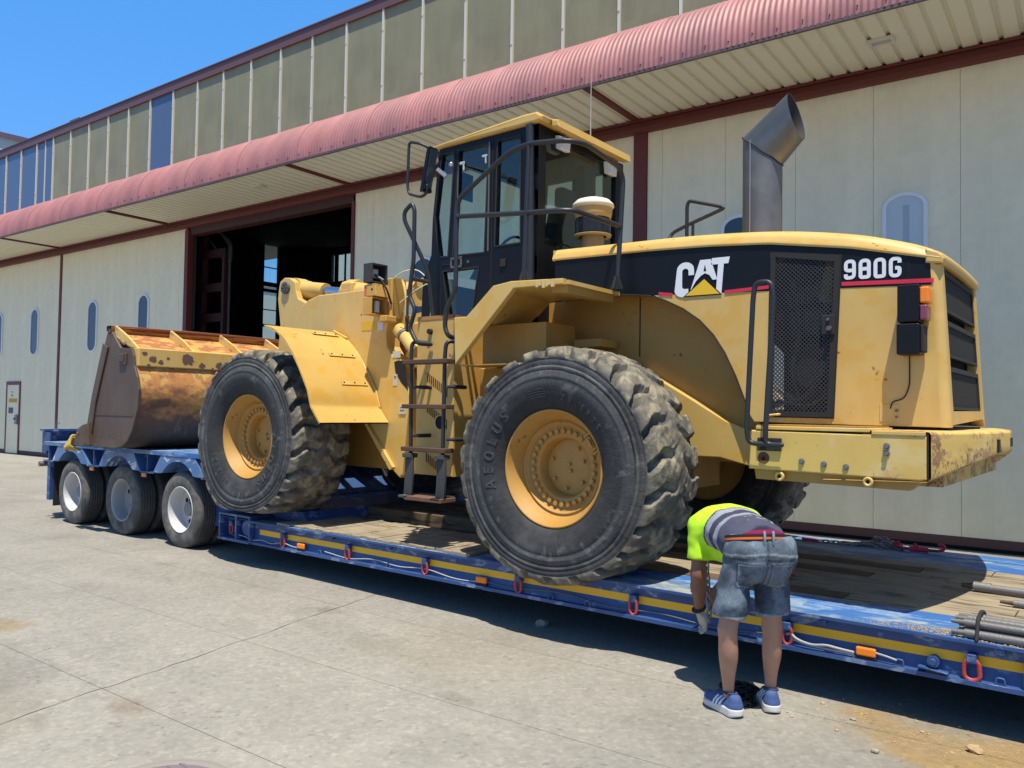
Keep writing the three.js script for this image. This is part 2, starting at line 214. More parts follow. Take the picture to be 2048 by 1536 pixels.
// ---------------------------------------------------------------- the yard: cast concrete in strips along the hall
const B = 0.0419, ORG = [0, 0, -4.905];
const hallFrame = (o) => { o.position.set(...ORG); o.rotation.y = B; o.off = new THREE.Vector3(); return o; };
const toWorld = (u, d) => [Math.cos(B) * u + Math.sin(B) * d, ORG[2] - Math.sin(B) * u + Math.cos(B) * d];
const groundY = (x) => 0.035 * ss(0.5, -4.5, x);
{
  const far = structure(part('ground', scene, flat(0.20, 0.19, 0.175, 1), bx(-150, 150, -0.3, -0.03, -150, 150)));
  const yard = new THREE.Group(); yard.name = 'concrete_yard'; yard.userData.kind = 'structure'; scene.add(yard); hallFrame(yard);
  const spots = Array.from({ length: 22 }, () => [rr(-5, 2.5), rr(1.7, 5.4), rr(0.03, 0.13)]);
  const shade = (x, z) => {
    let k = 0.94 + fb3(x * 0.35, 0, z * 0.55, 4, 11) * 0.18; k *= 0.95 + fb3(x * 1.0, 5, z * 2.6, 4, 12) * 0.10;
    k -= ss(0.60, 0.68, fb3(x * 1.6, 9, z * 2.2, 3, 15)) * 0.08;
    k += ss(0.62, 0.70, fb3(x * 1.1, 19, z * 2.4, 5, 16)) * 0.07;
    let c = [k, k, k];
    const st = (cx, cz, r, col, a) => { const q = Math.hypot((x - cx), (z - cz) * 1.3) / r + (fb3(x * 5, z * 5, 2, 3, 7) - 0.5) * 0.9; c = mix3(c, col, a * (1 - ss(0.5, 1, q))); };
    st(-3.15, 3.85, 0.28, [0.9, 0.72, 0.42], 0.7); st(-2.1, 4.3, 0.5, [0.70, 0.70, 0.70], 0.6); st(-1.0, 3.98, 0.13, [0.72, 0.60, 0.50], 0.7); st(-1.5, 4.6, 0.6, [0.84, 0.80, 0.72], 0.5);
    st(-1.75, 2.0, 0.14, [0.66, 0.64, 0.60], 0.7); st(0.25, 2.75, 0.12, [0.66, 0.64, 0.60], 0.6); st(-0.75, 2.35, 0.3, [0.8, 0.79, 0.76], 0.6); st(-0.3, 1.95, 0.9, [1.02, 0.93, 0.84], 0.5);
    st(2.45, 1.75, 0.36, [1.35, 0.92, 0.40], 0.95); st(2.05, 1.50, 0.2, [1.35, 0.95, 0.44], 0.9); st(2.75, 1.6, 0.35, [1.3, 0.9, 0.42], 0.9); st(2.62, 1.84, 0.3, [1.3, 0.92, 0.45], 0.9); st(2.3, 1.55, 0.5, [1.05, 0.88, 0.62], 0.5);
    for (const [sx, sz, sr] of spots) st(sx, sz, sr, [0.74, 0.72, 0.68], 0.55);
    return c.map((v, i) => v * mix([0.80, 0.80, 0.80][i], 1, ss(2.8, 0.2, x)));
  };
  const cu = (c, d) => { const n = (fb3(c * 9.1, d * 1.7, 0.5, 3, 5) - 0.5) * 0.12 + (fb3(c * 3.3, d * 14, 0.5, 2, 6) - 0.5) * 0.022; return c === crackCol ? -1.85 + 0.18 * (d - 8) + n : cols[c] + n; };
  const pitch = 1.06, d0 = 8.79 - pitch * 9;
  const cols = []; for (let u = -48; u < 12; u += 5.3) cols.push(u + rr(-0.3, 0.3)); const crackCol = cols.findIndex((u) => u > -4);
  for (let r = 0; r < 15; r++) for (let c = 0; c < cols.length - 1; c++) {
    const a = d0 + r * pitch, b = a + pitch - 0.003, u0 = cols[c], u1 = cols[c + 1];
    const near = r >= 5 && u1 > -14, nu = near ? 60 : 8, nv = near ? 26 : 3, tone = rr(0.965, 1.03);
    const g = grid((s, t) => { const w = mix(a, b, t), u = mix(cu(c, w), cu(c + 1, w) - (c + 1 === crackCol ? 0.002 + 0.009 * fb3(w * 6, 1, 2, 2, 9) : 0.004), s), q = toWorld(u, w), e = (s === 0 || s === 1 || t === 0 || t === 1) ? 0.002 : 0; return [u, groundY(q[0]) - e, w, u, w]; }, nu, nv); flipKeep(g); g.computeVertexNormals();
    { const n = g.attributes.normal; for (let i = 0; i < n.count; i++) n.setXYZ(i, 0, 1, 0); }
    tint(g, (x, y, z) => { const q = toWorld(x, z); return shade(q[0], q[1]).map((v) => v * tone); });
    part('concrete_slab', yard, M.concrete, g);
  }
  part('joint_filler', yard, M.joint, grid((s, t) => { const u = mix(-48, 12, s), w = mix(d0, d0 + 15 * pitch, t), q = toWorld(u, w); return [u, groundY(q[0]) - 0.006, w]; }, 120, 2));
}

// ---------------------------------------------------------------- the hall
{
  const hall = hallFrame(thing('industrial_hall', 'long cream and red steel hall with rounded pink canopy behind the loader', 'warehouse'));
  const wp = (w, y0, y1) => prismY([[0.002, -0.06], [0.002, -0.002], [0.006, 0], [w / 3 - 0.004, 0], [w / 3, -0.002], [w / 3 + 0.004, 0], [2 * w / 3 - 0.004, 0], [2 * w / 3, -0.002], [2 * w / 3 + 0.004, 0], [w - 0.006, 0], [w - 0.002, -0.002], [w - 0.002, -0.06]].map(([x, z]) => [x, z]), y0, y1);
  const unit = wp(1, 0.16, 5.93), cache = {};
  const panels = (u0, u1, first) => { // metre-wide boards of a sliding door leaf
    let u = u0, e = first;
    while (u < u1 - 0.02) { const n = Math.min(e, u1), w = n - u; const g = Math.abs(w - 1) < 1e-6 ? unit : (cache[w.toFixed(3)] ??= wp(w, 0.16, 5.93)); const o = new THREE.Mesh(g, M.wall); o.name = numbered('wall_panel'); o.position.set(u, 0, 0); o.castShadow = o.receiveShadow = true; hall.add(o); u = n; e = n + 1; }
    part('sill_strip', hall, flat(0.085, 0.04, 0.035, 0.7), bx(u0, u1, 0.05, 0.16, -0.04, 0.005));
  };
  panels(-32, -21.53, -31.53); panels(-21.41, -15.17, -20.41); panels(-9.21, -2.96, -8.685); panels(-2.73, 10, -2.482);
  part('dark_plinth', hall, M.dark, bx(-32, -15.1, -0.1, 0.05, -0.2, -0.03), bx(-9.2, 10, -0.1, 0.05, -0.2, -0.03));  // no plinth: near-black strip paints the shadow line in the gap under the doors
  part('column', hall, M.redsteel, bx(-2.957, -2.733, 0, 5.93, -0.12, 0.03)); part('column', hall, M.redsteel, bx(-9.29, -9.21, 0, 5.78, -0.12, 0.03)); part('column', hall, M.redsteel, bx(-15.17, -15.03, 0, 5.9, -0.12, 0.03)); part('column', hall, M.redsteel, bx(-21.53, -21.41, 0, 5.93, -0.08, 0.02));
  part('lintel_beam', hall, M.redsteel, bx(-32, 10, 5.93, 6.0, -0.1, 0.10), bx(-32, 10, 6.0, 6.10, -0.1, 0.04), bx(-32, 10, 6.10, 6.135, -0.1, 0.09));
  part('door_track', hall, flat(0.055, 0.016, 0.014, 0.6), bx(-15.03, -9.29, 5.77, 5.93, -0.25, -0.02));
  // ribbed soffit of the canopy, one sheet per metre
  const rib = 0.217, sheetW = rib * 4, sh = []; for (let k = 0; k < 4; k++) { const x = k * rib; sh.push([x, 0], [x + 0.145, 0], [x + 0.157, 0.035], [x + 0.193, 0.035], [x + 0.205, 0]); } sh.push([sheetW - 0.002, 0]);
  const prof = [...sh, ...sh.slice().reverse().map(([x, y]) => [x, y + 0.004])];
  const sg = prism(prof, 0.02, 1.66);
  for (let u = -31.0; u < 9; u += sheetW) { const o = new THREE.Mesh(sg, M.soffit); o.name = numbered('soffit_panel'); o.position.set(u + 0.02, 6.145, 0); o.castShadow = o.receiveShadow = true; hall.add(o); }
  part('canopy_backing', hall, M.dark, bx(-32, 10, 6.20, 6.24, 0.0, 1.6));
  for (const u of [-21.5, -15.9, -9.34, -2.89, 3.6]) part('cross_beam', hall, M.redsteel, bx(u - 0.05, u + 0.05, 6.11, 6.20, 0.09, 1.62));
  // rounded front sheets, corrugated, each lapping over the next
  const cs = (side) => grid((s, t) => { const u = s * 0.925, a = -0.08 + t * 1.70, R = 0.88 + 0.0065 * Math.cos(s * 0.925 / 0.075 * 2 * Math.PI) + side; return [u, 6.20 + R * Math.sin(a), 0.82 + R * Math.cos(a), u, t * 1.7]; }, 100, 22);
  const pinks = [M.pink, std({ map: T.pink, color: new THREE.Color(0.93, 0.95, 0.96), roughness: 0.55 }), std({ map: T.pink, color: new THREE.Color(1.05, 1.02, 1.0), roughness: 0.55 })], screw = mergeG([cyl([0, 0, 0], [0, 0, 0.012], 0.009, 0.007, 6)]);
  for (let k = 0; k < 60; k++) { const o = new THREE.Mesh(screw, M.blackMatte); o.name = numbered('roof_screw'); o.position.set(2.2 - k * 0.3, 6.205 + 0.02 * (k % 2), 1.705); hall.add(o); }
  const sheet = mergeG([cs(0), flipKeep(cs(-0.003))]);
  for (let k = 0; k < 46; k++) { const o = new THREE.Mesh(sheet, M.pink); o.name = numbered('canopy_sheet'); o.position.set(-32.39 + k * 0.9, 0.0045 * (k % 2), 0.0045 * (k % 2)); o.material = pinks[k % 3]; o.castShadow = o.receiveShadow = true; hall.add(o);  }
  part('canopy_top', hall, M.pink, bx(-32, 10, 7.035, 7.06, 0.0, 0.80));
  part('canopy_edge', hall, flat(0.11, 0.07, 0.07, 0.6), bx(-32, 10, 6.10, 6.145, 1.66, 1.70));
  { const l = sub('ceiling_lamp', hall); part('lamp_frame', l, flat(0.62, 0.60, 0.54, 0.5), bx(0.63, 0.93, 6.112, 6.143, 0.76, 0.80), bx(0.63, 0.93, 6.112, 6.143, 0.90, 0.94), bx(0.63, 0.67, 6.112, 6.143, 0.801, 0.899), bx(0.89, 0.93, 6.112, 6.143, 0.801, 0.899)); part('lamp_glass', l, flat(0.40, 0.40, 0.38, 0.2), bx(0.671, 0.889, 6.118, 6.143, 0.801, 0.899)); }
  { const l = sub('ceiling_lamp', hall); part('lamp_frame', l, flat(0.62, 0.60, 0.54, 0.5), bx(-11.2, -10.9, 6.112, 6.143, 0.86, 1.04)); }
  // clerestory
  const mu = []; for (let k = -10; k < 36; k++) mu.push(-1.145 - k * 1.0536); // measured mullion lines
  for (let k = 0; k + 1 < mu.length; k++) {
    const r = mu[k], l = mu[k + 1], c = (l + r) / 2, blue = (c < -22.3) || (c < -15.95 && c > -17.0);
    part('clerestory_panel', hall, blue ? M.polyBlue : M.poly, bx(l + 0.023, r - 0.023, 6.3, 9.52, -0.06, -0.02));
    part('mullion', hall, M.mull, bx(r - 0.023, r + 0.023, 6.3, 9.52, -0.05, 0.02), cyl([r, 8.0, 0.02], [r, 8.0, 0.03], 0.02, 0.02, 6), cyl([r, 9.1, 0.02], [r, 9.1, 0.03], 0.02, 0.02, 6));
    if (c < -22.3 && c > -23.4) part('mullion', hall, M.mull, bx(c - 0.02, c + 0.02, 6.3, 9.52, -0.05, 0.0));
  }
  part('clerestory_backing', hall, M.dark, bx(-38, 9.4, 6.25, 9.6, -0.2, -0.08));
  part('roof_trim', hall, M.fascia, bx(-38, 9.4, 9.52, 9.74, -0.1, 0.035), bx(-38, 9.4, 9.74, 9.765, -0.1, 0.06));
  part('roof', hall, M.fascia, bx(-38, 12, 9.66, 9.70, -16.5, -0.1));
  part('vent_stub', hall, M.fascia, bx(-23.45, -22.85, 9.70, 10.58, -1.3, -1.0));
  // windows with rounded ends and pale frames
  const pill = (w, y0, y1, rise) => { const p = []; const n = 12; for (let i = 0; i <= n; i++) { const a = Math.PI * i / n; p.push([Math.cos(a) * w / 2, y1 - rise + Math.sin(a) * rise]); } for (let i = 0; i <= n; i++) { const a = Math.PI + Math.PI * i / n; p.push([Math.cos(a) * w / 2, y0 + rise + Math.sin(a) * rise]); } return p; };
  const win = (u, light, rise) => { const w = sub('window', hall); const o = pill(0.53, 3.03, 4.47, rise), i = pill(0.43, 3.08, 4.42, rise - 0.05); w.position.set(u, 0, 0); const f = part('window_frame', w, M.white, prism(o, 0.0, 0.035, 0.008, [i])); part('pane', w, light ? M.winlight : M.winglass, prism(pill(0.44, 3.075, 4.425, rise - 0.045), 0.004, 0.014)); if (light) part('inner_mullion', w, flat(0.36, 0.42, 0.47, 0.3), bx(-0.02, 0.05, 3.2, 4.30, 0.0141, 0.017)); };
  for (const u of [-29.6, -26.1, -25.46, -23.01, -19.57, -16.98]) win(u, false, 0.26);
  for (const u of [-7.33, -3.95, -1.27]) win(u, false, 0.19); win(0.895, true, 0.19); win(3.1, true, 0.19);
  // the small door in the leaf, with notices
  { const d = sub('personnel_door', hall); part('door_frame', d, flat(0.15, 0.035, 0.035, 0.5), bx(-24.76, -24.69, 0.05, 2.27, 0.004, 0.03), bx(-23.87, -23.80, 0.05, 2.27, 0.004, 0.03), bx(-24.69, -23.87, 2.16, 2.27, 0.004, 0.03)); part('door_leaf', d, M.wall, bx(-24.69, -23.87, 0.06, 2.16, 0.003, 0.018)); part('notice', d, flat(0.75, 0.73, 0.62, 0.6), bx(-24.42, -24.22, 1.78, 2.06, 0.018, 0.022)); part('notice', d, flat(0.55, 0.34, 0.02, 0.6), bx(-24.56, -23.99, 1.62, 1.74, 0.018, 0.022)); part('notice', d, flat(0.10, 0.10, 0.10, 0.6), bx(-24.56, -24.24, 1.28, 1.46, 0.018, 0.022)); part('notice', d, flat(0.55, 0.34, 0.02, 0.6), bx(-24.42, -24.27, 1.80, 1.87, 0.022, 0.025), bx(-24.42, -24.27, 1.92, 1.96, 0.022, 0.025)); part('door_lock', d, flat(0.25, 0.25, 0.25, 0.4, 0.6), bx(-24.06, -23.90, 0.95, 1.24, 0.018, 0.06, 0.01), cyl([-24.02, 1.12, 0.06], [-24.02, 1.12, 0.10], 0.03)); }
  // inside
  const win1 = [-14.33, -13.43];
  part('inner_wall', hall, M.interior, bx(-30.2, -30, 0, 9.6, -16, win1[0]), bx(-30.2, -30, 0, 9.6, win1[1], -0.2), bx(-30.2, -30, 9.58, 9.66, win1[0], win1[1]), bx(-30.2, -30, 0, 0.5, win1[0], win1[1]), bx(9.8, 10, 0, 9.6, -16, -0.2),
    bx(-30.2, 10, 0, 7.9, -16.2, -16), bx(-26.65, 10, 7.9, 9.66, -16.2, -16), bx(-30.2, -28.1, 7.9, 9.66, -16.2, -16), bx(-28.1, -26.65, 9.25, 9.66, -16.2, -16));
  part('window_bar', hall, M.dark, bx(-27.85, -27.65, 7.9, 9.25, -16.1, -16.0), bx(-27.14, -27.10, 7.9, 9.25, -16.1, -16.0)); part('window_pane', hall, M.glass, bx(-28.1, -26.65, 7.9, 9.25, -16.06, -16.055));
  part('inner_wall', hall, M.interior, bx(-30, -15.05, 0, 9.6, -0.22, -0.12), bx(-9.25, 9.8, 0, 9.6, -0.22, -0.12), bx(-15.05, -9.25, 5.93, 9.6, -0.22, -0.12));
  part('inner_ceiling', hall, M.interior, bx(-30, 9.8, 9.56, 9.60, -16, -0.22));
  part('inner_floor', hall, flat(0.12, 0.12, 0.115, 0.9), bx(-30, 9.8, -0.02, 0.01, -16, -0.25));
  part('window_bar', hall, M.dark, bx(-30.1, -30, 8.44, 8.48, win1[0], win1[1]), bx(-30.1, -30, 7.53, 7.74, win1[0], win1[1]), bx(-30.1, -30, 7.25, 7.40, win1[0], win1[1]), bx(-30.1, -30, 6.35, 6.39, win1[0], win1[1]), bx(-30.1, -30, 5.52, 5.65, win1[0], win1[1]), bx(-30.1, -30, 4.4, 4.45, win1[0], win1[1]));
  part('window_pane', hall, M.glass, bx(-30.06, -30.055, 0.5, 9.58, win1[0], win1[1]));
  part('drain_pipe', hall, flat(0.25, 0.25, 0.25, 0.5), tube([[-16.0, 6.2, -1], [-15.08, 5.32, -1], [-15.05, 3.4, -1], [-15.0, 0.02, -1]], 0.018, 0.1)); part('air_duct', hall, flat(0.10, 0.10, 0.10, 0.5), tube([[-15.5, 6.2, -1.1], [-14.93, 5.72, -1.1], [-14.95, 5.3, -1.1]], 0.06, 0.12), cyl([-14.95, 5.3, -1.1], [-14.95, 0.02, -1.1], 0.035));
  part('inner_frame', hall, flat(0.035, 0.010, 0.009, 0.6), bx(-15.6, -15.35, 0.02, 5.9, -0.75, -0.6), ...[4.45, 3.7, 2.7, 5.3].map((y) => bx(-15.35, -14.5, y, y + 0.2, -0.7, -0.6)), bx(-14.55, -14.45, 0.02, 5.5, -0.7, -0.6));
}
{ // buildings seen beyond and through the hall
  const n = hallFrame(thing('white_building', 'plain white building seen through the hall back windows', 'building')); part('wall', n, flat(0.62, 0.64, 0.62, 0.8), bx(-43, -42, 0, 9.6, -45, -12)); part('parapet', n, flat(0.3, 0.3, 0.3, 0.8), bx(-43.1, -41.9, 9.6, 9.7, -45, -12)); part('end_wall', n, flat(0.55, 0.57, 0.55, 0.8), bx(-43.1, -44.1, 0, 9.0, -45, -12), bx(-66, -44.2, 0, 24, -46, -45.01)); 
  const g = hallFrame(thing('gable_shed', 'pale green shed with brown roof edge beyond the hall roof at far left', 'building'));
  part('wall', g, flat(0.42, 0.50, 0.46, 0.8), prism([[-46, 0], [-33.3, 0], [-33.3, 12.5], [-37.5, 13.72], [-46, 11]], -6, -4.02)); part('roof_edge', g, M.fascia, prism([[-33.0, 12.4], [-33.0, 12.62], [-37.5, 13.95], [-37.5, 13.7]], -6.2, -3.9));
}

// ---------------------------------------------------------------- the wheel loader
const DECK = 0.478;
const LD = thing('wheel_loader', 'big yellow and black wheel loader with rusty bucket, chained on the blue trailer', 'wheel loader', [0, DECK, 0]);
// ---- tyres: a lathed section with chevron lugs pressed out of it, flattened where it stands
function tyreGeo(hub, floorAt, rot) {
  const half = [[0.25, 0.412], [0.29, 0.425], [0.315, 0.455], [0.340, 0.51], [0.352, 0.575], [0.353, 0.600], [0.347, 0.606], [0.348, 0.640], [0.352, 0.646], [0.348, 0.655], [0.338, 0.690], [0.330, 0.697], [0.341, 0.706], [0.343, 0.722], [0.331, 0.728], [0.338, 0.737], [0.338, 0.762], [0.328, 0.768], [0.336, 0.778], [0.333, 0.800], [0.318, 0.824], [0.290, 0.845], [0.235, 0.857], [0.17, 0.863], [0.11, 0.866], [0.05, 0.868]];
  const sec = [...half, ...half.slice().reverse().map(([a, r]) => [-a, r])], fine = [];
  for (let i = 0; i < sec.length - 1; i++) { const [a0, r0] = sec[i], [a1, r1] = sec[i + 1], L = Math.hypot(a1 - a0, r1 - r0), n = r0 > 0.77 || r1 > 0.77 ? Math.max(1, Math.round(L / 0.013)) : Math.max(1, Math.round(L / 0.02)); for (let k = 0; k < n; k++) fine.push([mix(a0, a1, k / n), mix(r0, r1, k / n)]); }
  fine.push(sec[sec.length - 1]);
  const N = 24, nt = 420, nv = fine.length - 1;
  const lugAt = (th, a) => {
    const s = a > 0 ? 0 : 0.5, q = Math.abs(a) / 0.33, ph = th * N / (2 * Math.PI) + s + q * 0.55 + 0.14 * Math.sin(q * 7 + s * 9) + (fb3(Math.cos(th) * 5, Math.sin(th) * 5, a * 9, 2, 4) - 0.5) * 0.12, f = ph - Math.floor(ph);
    const w = 0.30 - 0.05 * (1 - q); let g = ss(0, 0.05, f) * (1 - ss(1 - w - 0.03, 1 - w + 0.02, f));
    g = Math.max(g, (1 - ss(0.06, 0.20, q)) * 0.85); return g;
  };

  const g = grid((u, v) => {
    const th = u * Math.PI * 2, [a, r] = fine[Math.round(v * nv)], on = ss(0.775, 0.835, r);
    const c = Math.cos(th), s = Math.sin(th), n1 = fb3(c * 7, s * 7, a * 8, 3, 21) - 0.5, n2 = fb3(c * 26, s * 26, a * 30, 2, 31) - 0.5;
    let R = r, A = a;
    if (on > 0) { const l = lugAt(th, a), q = Math.abs(a) / 0.33, dep = mix(0.020, 0.060, ss(0.05, 0.75, q)) * on; R -= dep * (1 - l); R += on * (n1 * 0.024 + n2 * 0.014); A += on * 0.02 * (l - 0.6) * Math.sign(a) * ss(0.8, 1, q); }
    else if (r > 0.69) A += Math.sign(a) * (n1 * 0.010 + n2 * 0.006);
    return [R * c, R * s, A, th * 0.86, v * 1.6];
  }, nt, nv);
  g.rotateZ(rot);
  tint(g, (x, y, z) => {
    const r = Math.hypot(x, y), th = Math.atan2(y, x) - rot, n = fb3(x * 5, y * 5, z * 5 + 3, 4, 41), m = fb3(x * 16, y * 16, z * 16, 3, 51);
    const on = ss(0.775, 0.835, r + Math.abs(z) * 0.05); let c = mix3([0.018, 0.019, 0.020], [0.032, 0.033, 0.034], n);
    const dusty = on * (0.55 + 0.45 * ss(0.35, 0.6, n)); c = mix3(c, [0.175, 0.158, 0.120], dusty * 0.9); c = mix3(c, [0.32, 0.275, 0.19], on * ss(0.47, 0.66, m) * 0.8); c = mix3(c, [0.05, 0.05, 0.05], on * ss(0.60, 0.72, n) * 0.7);
    if (r > 0.69 && r < 0.79) c = mix3(c, [0.17, 0.165, 0.15], (0.25 + 0.75 * ss(0.35, 0.6, n)) * (r > 0.698 && r < 0.724 ? 0.85 : 0.35) * (0.4 + 0.6 * ss(-0.5, 0.3, y))); else if (r < 0.69) { c = mix3(c, [0.075, 0.075, 0.074], ss(0.45, 0.8, n) * 0.6 * ss(0.2, -0.6, y)); c = mix3(c, [0.085, 0.087, 0.09], ss(0.60, 0.62, r) * (0.2 + 0.6 * n)); c = mix3(c, [0.16, 0.155, 0.145], ss(0.60, 0.70, m) * 0.5 * ss(0.5, 0.6, r)); }
    return c;
  });
  // weight: squash against what is below, bulge the wall beside it
  const p = g.attributes.position;
  for (let i = 0; i < p.count; i++) {
    let x = p.getX(i), y = p.getY(i), z = p.getZ(i); const low = ss(-0.45, -0.80, y);
    z += Math.sign(z) * 0.035 * low * ss(0.15, 0.3, Math.abs(z)); y *= 1 - 0.05 * low;
    const f = floorAt(z + hub[2], x + hub[0]) - hub[1]; if (y < f) { y = f + (y - f) * 0.02; }
    p.setXYZ(i, x, y, z);
  }
  g.computeVertexNormals(); return smoothN(g);
}
function smoothN(g) { const p = g.attributes.position, m = new Map(), n = new Float32Array(p.count * 3), a = new THREE.Vector3(), b = new THREE.Vector3(), c = new THREE.Vector3(), key = (i) => `${Math.round(p.getX(i) * 4e4)},${Math.round(p.getY(i) * 4e4)},${Math.round(p.getZ(i) * 4e4)}`, ks = []; for (let i = 0; i < p.count; i++) ks.push(key(i)); for (let i = 0; i < p.count; i += 3) { a.fromBufferAttribute(p, i); b.fromBufferAttribute(p, i + 1).sub(a); c.fromBufferAttribute(p, i + 2).sub(a); b.cross(c); for (let k = i; k < i + 3; k++) { let e = m.get(ks[k]); if (!e) m.set(ks[k], e = [0, 0, 0]); e[0] += b.x; e[1] += b.y; e[2] += b.z; } } for (let i = 0; i < p.count; i++) { const e = m.get(ks[i]), L = Math.hypot(...e) || 1; n[3 * i] = e[0] / L; n[3 * i + 1] = e[1] / L; n[3 * i + 2] = e[2] / L; } g.setAttribute('normal', new THREE.BufferAttribute(n, 3)); return g; }
function arcText(str, r, deg0, deg1, size, z, depth = 0.006) { // raised letters round a wheel, tops outward, read clockwise
  const out = []; const n = str.length;
  for (let i = 0; i < n; i++) { if (str[i] === ' ') continue; const g = prep(new TextGeometry(str[i], { font, size, depth, curveSegments: 3, bevelEnabled: false })); g.computeBoundingBox(); const b = g.boundingBox; g.translate(-(b.min.x + b.max.x) / 2, 0, 0); const a = (deg0 + (deg1 - deg0) * (n > 1 ? i / (n - 1) : 0.5)) * Math.PI / 180; g.translate(0, r, z); g.rotateZ(a - Math.PI / 2); out.push(autoUV(g)); }
  return mergeG(out);
}
const rimGeo = [latheZ([[0.418, 0.262], [0.420, 0.285], [0.410, 0.292], [0.402, 0.285], [0.392, 0.262], [0.372, 0.235], [0.350, 0.190], [0.345, 0.165], [0.338, 0.160], [0.330, 0.172], [0.322, 0.172], [0.316, 0.160], [0.312, 0.150], [0.300, 0.150], [0.297, 0.135], [0.232, 0.132], [0.216, 0.120], [0.205, 0.070], [0.203, 0.03]], 72)];
const hubGeo = [latheZ([[0.204, 0.045], [0.196, 0.05], [0.190, 0.048], [0.02, 0.052], [0, 0.052]], 48)];
function wheel(name, hub, floorAt, rot, clampDeg, near) {
  const w = sub('wheel', LD); w.position.set(hub[0], hub[1] - DECK, hub[2]); w.off = new THREE.Vector3();
  const t = part('tyre', w, M.rubber, tyreGeo(hub, floorAt, rot)); if (!near) { part('rim', w, M.yellowShade, cyl([0, 0, -0.2], [0, 0, 0.2], 0.42, 0.42, 40)); return; }
  part('rim', w, M.rimYellow, rimGeo, flat_(clampDeg)); part('hub_plate', w, M.rimYellow, hubGeo);
  const bolt = mergeG([cyl([0, 0, 0.130], [0, 0, 0.158], 0.0185, 0.0185, 6), cyl([0, 0, 0.130], [0, 0, 0.137], 0.022, 0.022, 12)]);
  for (let i = 0; i < 30; i++) { const a = i * Math.PI / 15 + 0.1; const k = clampDeg * Math.PI / 180; if (Math.abs(Math.atan2(Math.sin(a - k), Math.cos(a - k))) < 0.16) continue; part('wheel_bolt', w, M.rimYellow, mv(bolt, 0.262 * Math.cos(a), 0.262 * Math.sin(a), 0)); }
  const plug = cyl([0, 0, 0.05], [0, 0, 0.075], 0.014, 0.012, 6);
  for (const [r, d] of [[0.02, 90], [0.03, -70], [0.155, 215], [0.155, 262], [0.155, 318], [0.155, 160], [0.13, 20], [0.155, 60]]) part('hub_plug', w, M.rimYellow, mv(plug, r * Math.cos(d * Math.PI / 180), r * Math.sin(d * Math.PI / 180), 0));
  const lz = 0.341, surf = (r) => r < 0.51 ? mix(0.315, 0.340, (r - 0.455) / 0.055) : r < 0.58 ? mix(0.340, 0.352, (r - 0.51) / 0.07) : 0.352, wrap = (g, h) => { const p = g.attributes.position; for (let i = 0; i < p.count; i++) p.setZ(i, surf(Math.hypot(p.getX(i), p.getY(i))) + (p.getZ(i) > 0.001 ? h : -0.008)); g.computeVertexNormals(); return g; }, L = (s, r, a, b, h, up = 0.007) => wrap(arcText(s, r, a, b, h, 0, 0.012), up);
  const dd = (rot * 180 / Math.PI);
  part('lettering', w, M.rubberText, L('AEOLUS', 0.488, 196 + dd, 137 + dd, 0.078), L('29.5R25', 0.495, 76 + dd, 36 + dd, 0.040, 0.005));
  parts('label_block', w, M.rubberText, ...[0.505, 0.522, 0.54, 0.558].map((r) => wrap(arcBar(r, 92 + dd, 108 + dd, 0), 0.004)));
}
function arcBar(r, a0, a1, z) { const p = []; for (let i = 0; i <= 10; i++) { const a = mix(a0, a1, i / 10) * Math.PI / 180; p.push([r * Math.cos(a), r * Math.sin(a)]); } for (let i = 10; i >= 0; i--) { const a = mix(a0, a1, i / 10) * Math.PI / 180; p.push([(r + 0.006) * Math.cos(a), (r + 0.006) * Math.sin(a)]); } return prism(p, z, z + 0.012); }
function flat_(deg) { const g = mergeG([bx(0.300, 0.345, -0.055, 0.055, 0.15, 0.205, 0.008), bx(0.312, 0.336, -0.032, 0.032, 0.205, 0.222, 0.005), bx(0.295, 0.35, 0.060, 0.078, 0.15, 0.20, 0.004), bx(0.295, 0.35, -0.078, -0.060, 0.15, 0.20, 0.004)]); g.rotateZ(deg * Math.PI / 180); return g; }
M.rubberText = flat(0.048, 0.049, 0.050, 0.6);
const rearFloor = (z) => Math.abs(z) < 1.455 ? DECK + 0.004 : 0.385, frontFloor = (z, x) => 0.590;
wheel('rear', [0, 1.206, 1.225], rearFloor, 0, 34, true); wheel('front', [-3.68, 1.312, 1.225], frontFloor, 2.9, 4, true);
{ const a = LD.children.length; wheel('rear far', [0, 1.206, -1.225], rearFloor, 0.7, 0, false); wheel('front far', [-3.68, 1.312, -1.225], frontFloor, 1.3, 0, false); }
part('axle', LD, M.yellowShade, cyl([0, 1.206, -1.2], [0, 1.206, 1.2], 0.20, 0.20, 20), sph([0, 1.2, 0], 0.34), cyl([-3.68, 1.312, -1.2], [-3.68, 1.312, 1.2], 0.20, 0.20, 20), sph([-3.68, 1.3, 0], 0.34));

